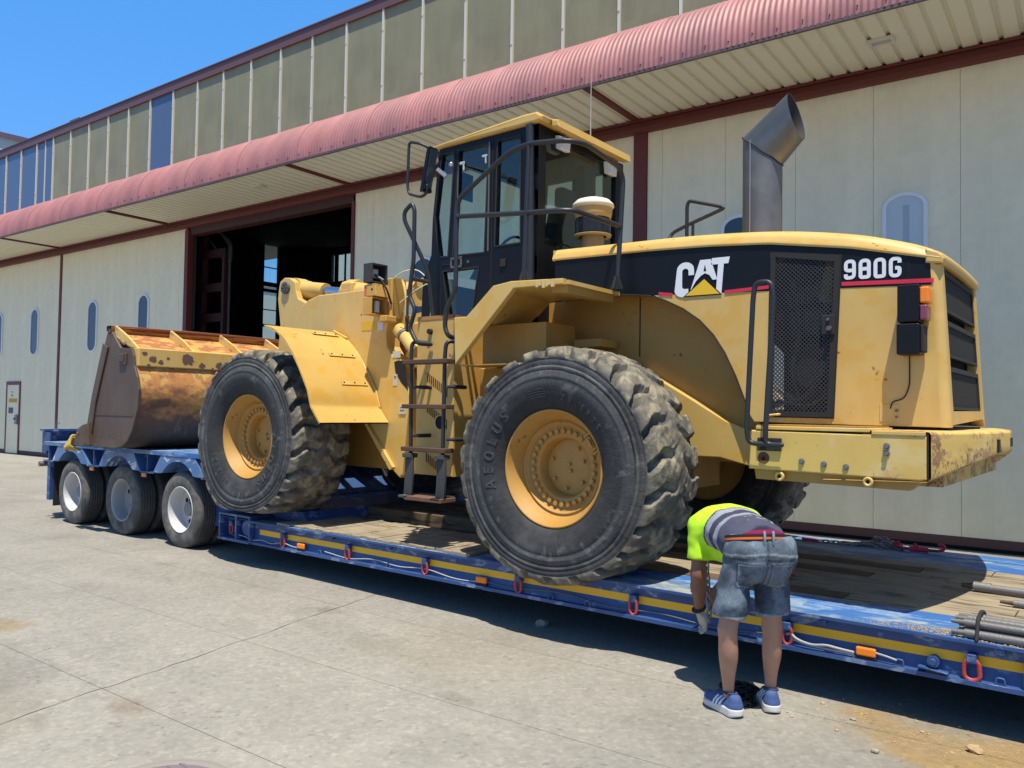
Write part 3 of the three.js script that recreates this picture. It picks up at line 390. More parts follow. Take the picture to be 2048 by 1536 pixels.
// ---- hood with its black band, lettering and mesh door
const ZH = 0.68;
const hoodTop = [[-0.60, 2.959], [0, 2.945], [0.71, 2.924], [1.30, 2.878], [1.77, 2.80], [2.07, 2.717], [2.24, 2.652], [2.308, 2.604]];
const bandTop = [[-0.58, 2.866], [0.307, 2.847], [0.80, 2.826], [1.23, 2.793], [1.773, 2.703], [2.272, 2.582]];
const arch = [[0.05, 2.535], [0.145, 2.522], [0.30, 2.505], [0.438, 2.46], [0.59, 2.385], [0.723, 2.292], [0.83, 2.18], [0.918, 2.047], [1.00, 1.88], [1.068, 1.708], [1.105, 1.60]];
const lowEdge = [[-0.60, 2.54], ...arch, [1.135, 1.556]];
for (const s of [1, -1]) {
  const z0 = s * ZH, z1 = s * (ZH - 0.04);
  const bandLow = (x) => mix(2.512, 2.422, (x - 0.1) / 2.2);
  const ex = (x, y) => mix(x, x - 0.048, (2.70 - y) / 1.1), D0 = (y) => mix(1.253, 1.233, (2.727 - y) / 1.13) + 0.01, D1 = (y) => mix(1.716, 1.668, (2.657 - y) / 1.06) - 0.01;
  parts('hood_side', LD, M.yellow, prism([[D0(2.46), bandLow(1.24)], [D0(1.56), 1.5555], [1.135, 1.556], ...arch.slice().reverse().filter((p) => p[0] > 0.32), [0.34, bandLow(0.34)]], z0, z1, 0.004), prism([[2.254, bandLow(2.254)], [2.308, 1.545], [D1(1.55), 1.550], [D1(2.44), bandLow(1.7)]], z0, z1, 0.004), prism([[D0(1.62), 1.62], [D1(1.62), 1.62], [D1(1.555), 1.5505], [D0(1.555), 1.555]], z0, z1, 0.002));
  const bt = (x) => { for (let k = 0; k < bandTop.length - 1; k++) if (x <= bandTop[k + 1][0]) return mix(bandTop[k][1], bandTop[k + 1][1], (x - bandTop[k][0]) / (bandTop[k + 1][0] - bandTop[k][0])); return bandTop[6][1]; };
  parts('black_band', LD, M.black, prism([...bandTop.slice(0, 3), [1.23, bt(1.23)], [D0(2.75), bt(1.26)], [D0(2.46), bandLow(1.24)], [0.36, bandLow(0.36)], [0.30, 2.505], [0.05, 2.535], [-0.58, 2.54]], z0, z1), prism([[D1(2.70), bt(1.70)], [1.773, 2.703], [2.245, bt(2.245)], [2.252, bandLow(2.252)], [D1(2.44), bandLow(1.7)]], z0, z1), prism([[D0(2.75), bt(1.262)], [D1(2.70), bt(1.698)], [D1(2.645), 2.645], [D0(2.71), 2.715]], z0, z1));
  // far side carries no print that can be seen
}
part('hood_top', LD, M.yellow, grid((u, v) => { // crowned cap with a rolled edge
  const t = u * (hoodTop.length - 1), i = Math.min(hoodTop.length - 2, Math.floor(t)), f = t - i, x = mix(hoodTop[i][0], hoodTop[i + 1][0], f), H = (k) => hoodTop[Math.max(0, Math.min(hoodTop.length - 1, k))], sl = (k) => (H(k + 1)[1] - H(k - 1)[1]) / (H(k + 1)[0] - H(k - 1)[0]), dx = H(i + 1)[0] - H(i)[0], f2 = f * f, f3 = f2 * f, y = (2 * f3 - 3 * f2 + 1) * H(i)[1] + (f3 - 2 * f2 + f) * dx * sl(i) + (-2 * f3 + 3 * f2) * H(i + 1)[1] + (f3 - f2) * dx * sl(i + 1);
  const yb = (() => { for (let k = 0; k < bandTop.length - 1; k++) if (x <= bandTop[k + 1][0] || k === bandTop.length - 2) return mix(bandTop[k][1], bandTop[k + 1][1], (x - bandTop[k][0]) / (bandTop[k + 1][0] - bandTop[k][0])); })();
  const S = [[0.690, yb - 0.004], [0.694, yb + 0.012], [0.676, mix(yb, y, 0.62)], [0.655, y - 0.012], [0.625, y + 0.004], [0.4, y + 0.02], [0, y + 0.03]]; const w = [...S, ...S.slice(0, -1).reverse().map(([z, q]) => [-z, q])]; const k = v * (w.length - 1), a = Math.min(w.length - 2, Math.floor(k)), g = k - a;
  return [x, mix(w[a][1], w[a + 1][1], g), mix(w[a][0], w[a + 1][0], g), x, k * 0.12];
}, 48, 36), bx(-0.60, -0.585, 2.86, 2.95, -0.68, 0.68));
// wheel well behind the arch
part('wheel_well', LD, M.yellowShade, prism([[-1.0, 1.25], [1.12, 1.45], [1.12, 1.556], ...arch.slice().reverse(), [-0.6, 2.54], [-1.0, 2.54]], 0.48, 0.52), grid((u, v) => { const t = u * (lowEdge.length - 1), i = Math.min(lowEdge.length - 2, Math.floor(t)), f = t - i; return [mix(lowEdge[i][0], lowEdge[i + 1][0], f), mix(lowEdge[i][1], lowEdge[i + 1][1], f), mix(0.675, 0.5, v)]; }, 60, 2));
part('panel_seam', LD, M.dark, bx(0.135, 0.143, 2.05, 2.52, 0.520, 0.524)); for (const [x, y] of [[-0.02, 2.40], [0.09, 2.40], [0.05, 2.32], [-0.3, 2.45], [0.08, 2.2]]) part('panel_bolt', LD, M.yellowShade, sph([x, y, 0.523], 0.012));
part('arch_lip', LD, M.blackMatte, tube(arch.map(([x, y]) => [x, y - 0.002, ZH + 0.002]), 0.005, 0.02, 6));
parts('rear_frame', LD, M.yellow, prism([[0.2, 1.95], [0.63, 1.71], [0.89, 1.56], [1.07, 1.49], [1.25, 1.5], [1.25, 1.2], [0.85, 1.29], [0.2, 1.29]], 0.44, 0.60, 0.008), prism([[0.2, 1.95], [0.63, 1.71], [1.25, 1.5], [1.25, 1.2], [0.2, 1.2]], -0.60, -0.44));
part('under_frame', LD, M.yellowShade, bx(-2.2, 0.4, 1.0, 1.5, -0.42, 0.42), bx(0.4, 1.3, 1.33, 1.5, -0.42, 0.42));
// rear: posts, lip, sill and the three grilles, leaning a little outwards at the foot
{
  const X = (y) => 2.302 + (2.53 - y) * 0.057;
  const post = (s) => { const q = [[s * 0.68, 2.58], [s * 0.68, 1.545], [s * 0.57, 1.635], [s * 0.57, 2.52]]; return mergeG([slabX(q, X, -0.06)]); };
  function slabX(q, f, t) { const P = q.map(([z, y]) => [f(y), y, z]); return slab(P[0], P[1], P[2], P[3], [t, 0, 0]); }
  for (const s of [1, -1]) { part('corner_post', LD, M.yellow, grid((u, v) => { const y = mix(1.545, 2.60, u), a = v * Math.PI / 2, r = 0.055; return [X(y) - r + r * Math.sin(a), y, s * (ZH - r + r * Math.cos(a)), y, v * 0.1]; }, 2, 8), slab([X(2.58), 2.60, s * 0.625], [X(1.545), 1.545, s * 0.625], [X(1.60), 1.60, s * 0.565], [X(2.545), 2.545, s * 0.565], [-0.08, 0, 0])); }
  part('rear_lip', LD, M.yellow, grid((u, v) => { const z = mix(-0.63, 0.68, u), S = [[2.290, 2.628], [2.313, 2.606], [2.322, 2.582], [2.316, 2.545], [2.27, 2.545]]; const k = v * 4, a = Math.min(3, Math.floor(k)), f = k - a; return [mix(S[a][0], S[a + 1][0], f), mix(S[a][1], S[a + 1][1], f) + 0.02 * (1 - (z / 0.68) ** 2), z]; }, 16, 8));
  part('lip_corner', LD, M.yellow, prism([[2.22, 2.56], [2.22, 2.655], [2.29, 2.625], [2.316, 2.602], [2.325, 2.578], [2.317, 2.546]], 0.63, 0.692, 0.012));
  part('rear_sill', LD, M.yellow, slab([X(1.645), 1.645, 0.60], [X(1.56), 1.56, 0.625], [X(1.60), 1.60, -0.62], [X(1.655), 1.655, -0.60], [-0.08, 0, 0]));
  part('grille_backing', LD, M.dark, slab([X(2.55) - 0.09, 2.55, 0.60], [X(1.6) - 0.09, 1.6, 0.60], [X(1.6) - 0.09, 1.6, -0.60], [X(2.55) - 0.09, 2.55, -0.60], [-0.02, 0, 0]));
  const mesh = std({ color: new THREE.Color(0.035, 0.034, 0.033), roughness: 0.7, alphaMap: T.hole, alphaTest: 0.5, metalness: 0.2 });
  for (const [a, b] of [[2.535, 2.27], [2.215, 1.985], [1.925, 1.655]]) {
    const g = sub('rear_grille', LD), f = (y) => X(y) - 0.012;
    part('grille_frame', g, M.blackMatte, slabX([[0.565, a], [0.565, b], [0.545, b + 0.02], [0.545, a - 0.03]], f, -0.03), slabX([[-0.565, a], [-0.565, b], [-0.545, b + 0.02], [-0.545, a - 0.03]], f, -0.03), slabX([[0.565, a], [-0.565, a], [-0.545, a - 0.03], [0.545, a - 0.03]], f, -0.03), slabX([[0.565, b], [-0.565, b], [-0.545, b + 0.02], [0.545, b + 0.02]], f, -0.03));
    part('grille_mesh', g, mesh, slabX([[0.545, a - 0.03], [0.545, b + 0.02], [-0.545, b + 0.02], [-0.545, a - 0.03]], (y) => f(y) - 0.012, -0.002)); part('radiator_core', g, flat(0.05, 0.045, 0.042, 0.8), ...Array.from({ length: 26 }, (_, i) => bx(f((a + b) / 2) - 0.06, f((a + b) / 2) - 0.03, mix(b + 0.03, a - 0.04, i / 25), mix(b + 0.03, a - 0.04, i / 25) + 0.003, -0.54, 0.54)));
  }
  part('hood_floor', LD, M.blackMatte, bx(1.15, 2.33, 1.50, 1.54, -0.62, 0.62));
}
{ // perforated door over the engine
  const d = sub('engine_door', LD), o = [[1.253, 2.727], [1.716, 2.657], [1.668, 1.595], [1.233, 1.598]], zf = ZH + 0.004;
  const ins = (k) => { const cx = 1.47, cy = 2.14; return o.map(([x, y]) => [x + (x < cx ? k : -k), y + (y < cy ? k : -k)]); };
  part('door_frame', d, M.blackMatte, prism(o, zf, zf + 0.014, 0, [ins(0.035)]), prism(ins(-0.008), zf - 0.003, zf + 0.001, 0, [ins(0.0)]));
  part('door_mesh', d, std({ color: new THREE.Color(0.022, 0.022, 0.024), roughness: 0.6, alphaMap: T.hole, alphaTest: 0.5 }), prism(ins(0.034), zf + 0.003, zf + 0.005));
  part('lock_plate', d, M.blackMatte, bx(1.60, 1.685, 2.14, 2.27, zf + 0.014, zf + 0.028, 0.005)); part('lock', d, M.gal, cyl([1.655, 2.18, zf + 0.028], [1.655, 2.18, zf + 0.055], 0.016), cyl([1.645, 2.24, zf + 0.028], [1.645, 2.24, zf + 0.04], 0.010));
  const gb = flat(0.11, 0.10, 0.085, 0.85), gy = flat(0.40, 0.30, 0.10, 0.6);
  parts('engine_pipe', d, gb, tube([[1.62, 2.60, 0.50], [1.56, 2.3, 0.52], [1.60, 2.0, 0.56], [1.50, 1.75, 0.58], [1.38, 1.68, 0.56], [1.30, 1.75, 0.5]], 0.028, 0.12), tube([[1.34, 2.55, 0.52], [1.40, 2.2, 0.5], [1.34, 1.9, 0.54], [1.42, 1.64, 0.5]], 0.022, 0.1), cyl([1.30, 2.42, 0.45], [1.62, 2.50, 0.45], 0.07), tube([[1.28, 1.70, 0.6], [1.50, 1.66, 0.62], [1.62, 1.75, 0.62], [1.64, 2.2, 0.6]], 0.014, 0.08)); parts('engine_block', d, flat(0.13, 0.12, 0.10, 0.8), bx(1.27, 1.66, 1.62, 2.12, 0.30, 0.40, 0.02), bx(1.30, 1.55, 2.16, 2.36, 0.32, 0.48, 0.03), cyl([1.47, 1.9, 0.40], [1.47, 1.9, 0.55], 0.10)); part('filter', d, gy, cyl([1.56, 2.38, 0.5], [1.62, 2.66, 0.5], 0.05)); part('bay_wall', d, M.blackMatte, bx(1.20, 1.75, 1.56, 2.75, 0.26, 0.28));
}
// print: the maker's letters, the triangle, the model number, the red line
const ZP = ZH + 0.0035;
{
  const sh = (pts, m, name, z = ZP, t = 0.002, holes = []) => part(name, LD, m, prism(pts, z, z + t, 0, holes));
  const A = (x, y) => [0.520 + x * 0.432, 2.472 + y * 0.262 - x * 0.004];
  const P = (l) => l.map(([x, y]) => A(x, y));
  const arcp = (cx, cy, rx, ry, a0, a1, n = 8) => Array.from({ length: n + 1 }, (_, i) => { const a = mix(a0, a1, i / n) * Math.PI / 180; return [cx + rx * Math.cos(a), cy + ry * Math.sin(a)]; });
  sh(P([[0.36, 0.60], [0.36, 0.72], ...arcp(0.20, 0.76, 0.16, 0.22, 0, 180), ...arcp(0.17, 0.18, 0.17, 0.19, 180, 270), [0.26, 0.02], [0.255, 0.22], ...arcp(0.20, 0.28, 0.06, 0.06, 270, 180, 4), ...arcp(0.20, 0.72, 0.06, 0.08, 180, 0, 5), [0.26, 0.60]]), M.white, 'letter_c');
  sh(P([[0.29, 0.14], [0.47, 1.0], [0.66, 1.0], [0.78, 0.42], [0.70, 0.42], [0.64, 0.56], [0.56, 0.62], [0.49, 0.56], [0.40, 0.42], [0.33, 0.24]]), M.white, 'letter_a');
  sh(P([[0.56, 0.86], [0.535, 0.68], [0.585, 0.68]]), M.black, 'letter_counter', ZP + 0.0021, 0.0012);
  sh(P([[0.672, 0.84], [0.682, 1.02], [1.0, 1.02], [0.975, 0.84], [0.895, 0.84], [0.855, 0.0], [0.755, 0.0], [0.795, 0.84]]), M.white, 'letter_t');
  sh(P([[0.16, -0.01], [0.55, 0.50], [0.87, -0.01]]), M.black, 'triangle_edge', ZP + 0.0022, 0.0012);
  sh(P([[0.205, 0.02], [0.55, 0.455], [0.825, 0.02]]), M.triYellow, 'triangle', ZP + 0.0036, 0.0012);
  // model number, drawn as rounded strokes
  const stroke = (pts, w = 0.0235, closed = false) => { const c = new THREE.CurvePath(), Q = bend((closed ? [...pts, pts[0]] : pts).map(([x, y]) => [x, y, 0]), 0.030, 4); const L = [], R = []; for (let i = 0; i < Q.length; i++) { const a = Q[Math.max(0, i - 1)], b = Q[Math.min(Q.length - 1, i + 1)], d = b.clone().sub(a).normalize(); L.push([Q[i].x - d.y * w / 2, Q[i].y + d.x * w / 2]); R.push([Q[i].x + d.y * w / 2, Q[i].y - d.x * w / 2]); } return prism([...L, ...R.reverse()], ZP, ZP + 0.002); };
  const N = (k, f) => f.map(([x, y]) => [1.742 + k * 0.091 + x * 0.064, 2.497 + y * 0.128 - k * 0.0035]);
  const ring = (k, y0, y1) => [[0.5, y0], [0.9, y0], [0.9, y1], [0.1, y1], [0.1, y0], [0.5, y0]];
  const num = (k, ...ls) => part('model_digit', LD, M.white, ...ls.map((l) => stroke(N(k, l), 0.023)));
  num(0, [[0.715, 0.45], [0.1, 0.45], [0.1, 0.92], [0.9, 0.92], [0.9, 0.08], [0.1, 0.08], [0.1, 0.27]]); num(1, ring(1, 0.08, 0.92), [[0.285, 0.5], [0.715, 0.5]]); num(2, ring(2, 0.08, 0.92)); num(3, [[0.9, 0.70], [0.9, 0.92], [0.1, 0.92], [0.1, 0.08], [0.9, 0.08], [0.9, 0.46], [0.5, 0.46]]);
  for (const [x0, y0, x1, y1, h] of [[0.387, 2.502, 0.503, 2.484, 0.022], [0.915, 2.470, 1.236, 2.480, 0.024], [1.722, 2.458, 2.266, 2.435, 0.026]]) sh([[x0, y0], [x1, y1], [x1, y1 + h], [x0, y0 + h]], M.red, 'red_line');
  part('panel_joint', LD, M.dark, bx(2.123, 2.126, 2.46, 2.60, ZH, ZH + 0.001));
}
{ // lamp cluster on the hood side
  const l = sub('tail_lamp', LD);
  part('lamp_box', l, M.black, bx(2.09, 2.212, 2.183, 2.412, ZH + 0.002, ZH + 0.152, 0.008)); part('lamp_box', l, M.black, bx(2.085, 2.215, 1.985, 2.176, ZH + 0.002, ZH + 0.152, 0.012));
  part('amber_lens', l, M.orange, bx(2.212, 2.265, 2.295, 2.395, ZH + 0.025, ZH + 0.142, 0.012)); part('red_lens', l, M.lensRed, bx(2.212, 2.255, 2.192, 2.286, ZH + 0.025, ZH + 0.142, 0.012)); part('lamp_back', l, M.blackMatte, bx(2.215, 2.235, 2.00, 2.165, ZH + 0.02, ZH + 0.135, 0.008));
  part('lamp_wire', LD, M.blackMatte, tube([[2.13, 1.985, ZH + 0.01], [2.13, 1.80, ZH + 0.006], [2.10, 1.72, ZH + 0.006], [2.03, 1.70, ZH + 0.006], [2.02, 1.66, ZH + 0.006]], 0.004, 0.06, 6));
  part('access_cover', LD, M.yellow, bx(1.955, 2.07, 1.575, 1.685, ZH, ZH + 0.004, 0.002)); part('cover_latch', LD, M.gal, cyl([2.055, 1.645, ZH], [2.055, 1.645, ZH + 0.012], 0.010), cyl([2.055, 1.605, ZH], [2.055, 1.605, ZH + 0.012], 0.008));
}
part('hood_hook', LD, M.yellow, tube([[1.24, 1.60, ZH], [1.24, 1.60, ZH + 0.04], [1.32, 1.61, ZH + 0.04], [1.32, 1.61, ZH]], 0.009, 0.02));
{ // counterweight
  const top = 1.515;
  part('counterweight_side', LD, M.scuff, prism([[1.325, 1.27], [1.34, top - 0.005], [2.335, top - 0.015], [2.335, 1.262], [2.30, 1.255]], 1.20, 1.25, 0.008));
  part('counterweight_skirt', LD, M.yellowShade, prism([[1.35, 1.27], [2.33, 1.27], [2.24, 1.194], [1.36, 1.206]], 1.10, 1.222, 0.006));
  for (const x of [1.52, 2.03]) { const b = sub('tie_bush', LD); part('bush', b, M.yellow, latheAt([[0.010, 0], [0.029, 0], [0.029, 0.03], [0.024, 0.036], [0.012, 0.036], [0.010, 0]], x, 1.232, 1.222)); part('bush_hole', b, M.dark, cyl([x, 1.232, 1.225], [x, 1.232, 1.2535], 0.0098)); }
  function latheAt(p, x, y, z) { return mv(latheZ(p, 20), x, y, z); }
  const xr = (z) => 2.575 - 0.14 * z * z, yb = (z) => 1.25 + 0.13 * (1 - (z / 1.25) ** 2);
  const cut = (u, v) => { const z = mix(1.25, -1.25, u), S = [[-0.75, top + 0.012], [-0.04, top + 0.012], [-0.008, top + 0.008], [0, top - 0.006], [0, yb(z) + 0.02], [-0.02, yb(z)], [-0.6, yb(z) - 0.02]]; const k = v * 6, a = Math.min(5, Math.floor(k)), f = k - a; const inn = mix(S[a][0], S[a + 1][0], f); return [Math.max(1.6, xr(z) + inn), mix(S[a][1], S[a + 1][1], f), z, z, inn + mix(S[a][1], S[a + 1][1], f)]; };
  part('counterweight', LD, M.scuffMore, grid(cut, 60, 18), bx(2.0, 2.33, 1.27, top - 0.01, 1.19, 1.249), bx(1.33, 2.35, 1.2, 1.49, -1.25, 0.9));
  part('casting_joint', LD, M.blackMatte, bx(2.336, 2.343, 1.262, top, 1.235, 1.2505));
  for (const [z0, z1, y0, y1] of [[0.36, 0.28, 1.395, 1.475], [-0.12, -0.22, 1.42, 1.478]]) { const zc = (z0 + z1) / 2; part('tow_slot', LD, M.dark, bx(xr(zc) - 0.05, xr(zc) + 0.006, y0, y1, Math.min(z0, z1), Math.max(z0, z1))); }
  part('step_tread', LD, M.scuff, bx(1.37, 2.04, top, top + 0.022, 0.72, 1.252, 0.004)); part('step_tread', LD, M.yellow, bx(2.05, 2.33, top - 0.012, top + 0.010, 0.72, 1.256, 0.004));
  part('tread_teeth', LD, M.yellowShade, ...Array.from({ length: 33 }, (_, i) => bx(1.375 + i * 0.02, 1.385 + i * 0.02, top + 0.022, top + 0.030, 0.74, 1.245)));
  const bolt = mergeG([cyl([0, 0, 0], [0, 0, 0.022], 0.013, 0.013, 6), cyl([0, 0, 0], [0, 0, 0.006], 0.018, 0.018, 12)]);
  for (const [x, y] of [[1.655, 1.33], [1.785, 1.32], [1.91, 1.31], [2.13, 1.40], [2.13, 1.44]]) part('side_bolt', LD, M.gal, mv(bolt, x, y, 1.25));
  part('bolt_hole', LD, M.dark, cyl([1.42, 1.335, 1.25], [1.42, 1.335, 1.2515], 0.014)); part('rust_patch', LD, M.rust, cyl([1.42, 1.34, 1.248], [1.42, 1.34, 1.2508], 0.038, 0.038, 12));
  const h = sub('side_handle', LD); part('handle_loop', h, M.blackTube, tube([[1.50, 1.425, 1.30], [1.345, 1.43, 1.30], [1.335, 1.52, 1.31], [1.372, 2.33, 1.31], [1.385, 2.425, 1.31], [1.485, 2.425, 1.31], [1.50, 2.33, 1.31], [1.455, 1.52, 1.31], [1.45, 1.425, 1.30], [1.55, 1.425, 1.30]], 0.016, 0.06, 10)); part('handle_plate', h, M.blackMatte, bx(1.385, 1.535, 1.385, 1.465, 1.25, 1.268, 0.006));
}
// stack with its slanted mouth
{
  const s = sub('exhaust_stack', LD);
  const y0 = 2.90, n = 40; const prof = (u, v) => { const a = u * Math.PI * 2; const r = 0.150; const c = Math.cos(a), k = Math.sin(a); return [0.925 + r * c, mix(y0, 3.70 - 0.13 * c - 0.02, v), r * k, a * r, v * 0.8]; };
  part('stack_pipe', s, M.gal, grid(prof, n, 2));
  const top = (u, v) => { const a = u * Math.PI * 2, c = Math.cos(a), k = Math.sin(a), r = 0.150; const b = [0.925 + r * c, 3.68 - 0.13 * c, r * k], e = [1.188 + 0.045 * c * 1.0 + 0.0, 3.905 - 0.185 * c, 0.150 * k]; return [mix(b[0], e[0], v), mix(b[1], e[1], v), mix(b[2], e[2], v), a * r, v * 0.4]; };
  part('stack_mouth', s, std({ map: T.gal, color: new THREE.Color(1.1, 1.08, 1.0), roughness: 0.35, metalness: 0.6 }), grid(top, n, 6)); part('mouth_inside', s, M.blackMatte, grid((u, v) => { const a = u * Math.PI * 2, c = Math.cos(a), k = Math.sin(a); return [mix(1.186 + 0.043 * c, 1.0, v), mix(3.903 - 0.180 * c, 3.75, v), 0.145 * k * (1 - v * 0.6)]; }, n, 2));
  part('weld_bead', s, M.blackMatte, tube(Array.from({ length: 33 }, (_, i) => { const a = i / 32 * Math.PI * 2; return [0.925 + 0.153 * Math.cos(a), 3.69 - 0.13 * Math.cos(a) - 0.01 + 0.004 * Math.sin(i * 5), 0.153 * Math.sin(a)]; }), 0.006, 0.01, 6));
  part('pipe_seam', s, flat(0.30, 0.30, 0.30, 0.5, 0.5), bx(0.880, 0.888, 2.92, 3.74, 0.145, 0.152));
}
{ // air pre-cleaner with its dusty bowl
  const p = sub('air_precleaner', LD), c = [-0.52, 0, 0.2];
  part('cap', p, flat(0.60, 0.56, 0.46, 0.9), mv(latheY([[0, 3.485], [0.09, 3.478], [0.145, 3.460], [0.178, 3.428], [0.186, 3.405], [0.172, 3.388], [0.165, 3.388]], 32), c[0], 0, c[2])); part('collar', p, flat(0.42, 0.28, 0.10, 0.8), mv(latheY([[0.172, 3.39], [0.165, 3.33], [0.158, 3.30], [0.14, 3.30]], 32), c[0], 0, c[2]));
  part('bowl', p, std({ map: T.gal, color: new THREE.Color(0.10, 0.10, 0.10), roughness: 0.25 }), mv(latheY([[0.150, 3.305], [0.156, 3.28], [0.156, 3.17], [0.14, 3.155]], 32), c[0], 0, c[2])); part('base_ring', p, flat(0.22, 0.17, 0.10, 0.8), mv(latheY([[0.12, 3.14], [0.160, 3.14], [0.164, 3.155], [0.142, 3.16]], 32), c[0], 0, c[2]), cyl([c[0], 2.94, c[2]], [c[0], 3.145, c[2]], 0.10));
}
part('far_handrail', LD, M.blackTube, tube([[-0.22, 3.00, -0.55], [-0.22, 3.30, -0.7], [-0.05, 3.36, -0.7], [0.32, 3.47, -0.7], [-0.04, 3.585, -0.7], [-0.06, 3.54, -0.7], [-0.06, 3.0, -0.7]], 0.017, 0.05), tube([[0.0, 3.37, -0.7], [0.0, 2.95, -0.7]], 0.015));

// ---------------------------------------------------------------- cab
{
  const c = sub('cab', LD);
  const outline = [[-2.115, 2.36], [-2.10, 2.83], [-1.995, 3.06], [-1.985, 3.40], [-1.915, 4.045], [-0.755, 4.055], [-0.755, 2.36]];
  const W = [[[-1.875, 3.985], [-1.725, 3.99], [-1.785, 3.03], [-1.885, 3.035], [-1.95, 3.42]], [[-1.66, 3.985], [-1.315, 3.985], [-1.345, 3.02], [-1.715, 3.03]], [[-1.20, 3.985], [-0.955, 3.985], [-0.94, 3.06], [-1.215, 3.06]], [[-1.835, 2.885], [-1.405, 2.885], [-1.485, 2.455], [-1.745, 2.455]]];
  for (const s of [1, -1]) {
    part('side_frame', c, M.black, prism(outline, s * 0.70, s * 0.645, 0, W));
    for (const w of W) part('window_pane', c, M.glass, prism(w, s * 0.680, s * 0.677));
  }
  const seal = (w, m, k, z0, z1) => { const cx = w.reduce((a, p) => a + p[0], 0) / w.length, cy = w.reduce((a, p) => a + p[1], 0) / w.length; const sc = (t) => w.map(([x, y]) => [x + Math.sign(x - cx) * t, y + Math.sign(y - cy) * t]); return prism(sc(k), z0, z1, 0, [sc(0)]); };
  part('door_edge', c, M.gal, bx(-1.30, -1.287, 3.02, 4.0, 0.701, 0.712), bx(-1.675, -1.665, 3.1, 4.0, 0.701, 0.706));
  for (const w of [W[0], W[1], W[2], W[3]]) part('window_seal', c, M.blackMatte, seal(w, 0, 0.012, 0.7005, 0.706));
  part('door_gap', c, M.dark, bx(-1.263, -1.253, 2.45, 4.02, 0.7002, 0.703), tube([[-1.70, 2.945, 0.702], [-1.86, 2.95, 0.702], [-1.86, 2.46, 0.702], [-1.27, 2.42, 0.702]], 0.004, 0.04, 6));
  part('door_handle', c, M.gal, bx(-1.74, -1.60, 2.905, 2.925, 0.70, 0.716, 0.004), bx(-1.74, -1.60, 2.985, 3.005, 0.70, 0.716, 0.004), bx(-1.74, -1.72, 2.91, 3.0, 0.70, 0.716, 0.004), bx(-1.62, -1.60, 2.91, 3.0, 0.70, 0.716, 0.004)); part('latch', c, M.blackMatte, bx(-1.70, -1.64, 2.935, 2.97, 0.70, 0.712, 0.004)); part('lock', c, M.gal, cyl([-1.53, 2.95, 0.70], [-1.53, 2.95, 0.706], 0.012));
  part('latch_plate', c, M.blackMatte, bx(-1.15, -1.09, 2.86, 2.93, 0.70, 0.715, 0.01));
  part('glass_bracket', c, flat(0.45, 0.52, 0.50, 0.4), bx(-1.66, -1.60, 3.86, 3.885, 0.684, 0.698, 0.004), bx(-1.62, -1.605, 3.80, 3.88, 0.684, 0.698, 0.004), bx(-1.39, -1.33, 3.88, 3.90, 0.684, 0.698, 0.004), bx(-1.355, -1.34, 3.82, 3.89, 0.684, 0.698, 0.004));
  // rear wall and window
  const rz = (z0, z1, y0, y1, m, t = 0.05) => bx(-0.80, -0.80 + t, y0, y1, z1, z0);
  part('rear_frame', c, M.black, rz(0.70, 0.60, 2.36, 4.05), rz(-0.56, -0.70, 2.36, 4.05), rz(0.60, -0.56, 3.98, 4.05), rz(0.60, -0.56, 2.36, 3.04)); part('rear_pane', c, M.glass, bx(-0.778, -0.775, 3.04, 3.98, -0.56, 0.60));
  part('corner_tube', c, M.blackTube, cyl([-0.80, 2.5, 0.725], [-0.83, 4.05, 0.725], 0.035)); 
  part('front_frame', c, M.black, slab([-2.10, 2.83, 0.64], [-2.115, 2.36, 0.64], [-2.115, 2.36, -0.64], [-2.10, 2.83, -0.64], [0.04, 0, 0]), bx(-1.95, -1.90, 3.98, 4.045, -0.64, 0.64)); part('windscreen', c, M.glass, grid((u, v) => [mix(-1.995, -1.915, u), mix(2.9, 4.0, u), mix(-0.64, 0.64, v)], 1, 1));
  part('cab_floor', c, M.blackMatte, bx(-2.1, -0.80, 2.36, 2.44, -0.64, 0.64)); part('headlining', c, M.blackMatte, bx(-1.9, -0.80, 3.99, 4.04, -0.64, 0.64));
  part('cab_roof', c, M.yellow, prism([[-2.04, 4.05], [-0.80, 4.058], [-0.70, 4.06], [-0.69, 4.10], [-0.76, 4.150], [-0.90, 4.152], [-2.04, 4.078]], -0.63, 0.74, 0.02)); part('roof_tail', c, M.yellow, prism([[-0.685, 4.03], [-0.60, 4.02], [-0.61, 4.085], [-0.685, 4.105]], -0.60, 0.62, 0.015));
  const st = sub('operator_seat', c); part('seat_cushion', st, M.seat, bx(-1.55, -1.05, 2.78, 2.92, -0.25, 0.25, 0.05)); part('seat_back', st, M.seat, slab([-1.10, 2.9, 0.24], [-1.10, 2.9, -0.24], [-0.98, 3.45, -0.22], [-0.98, 3.45, 0.22], [0.12, 0, 0])); part('headrest', st, M.seat, bx(-0.99, -0.88, 3.47, 3.67, -0.15, 0.15, 0.04)); part('seat_base', st, M.blackMatte, bx(-1.45, -1.15, 2.44, 2.78, -0.2, 0.2));
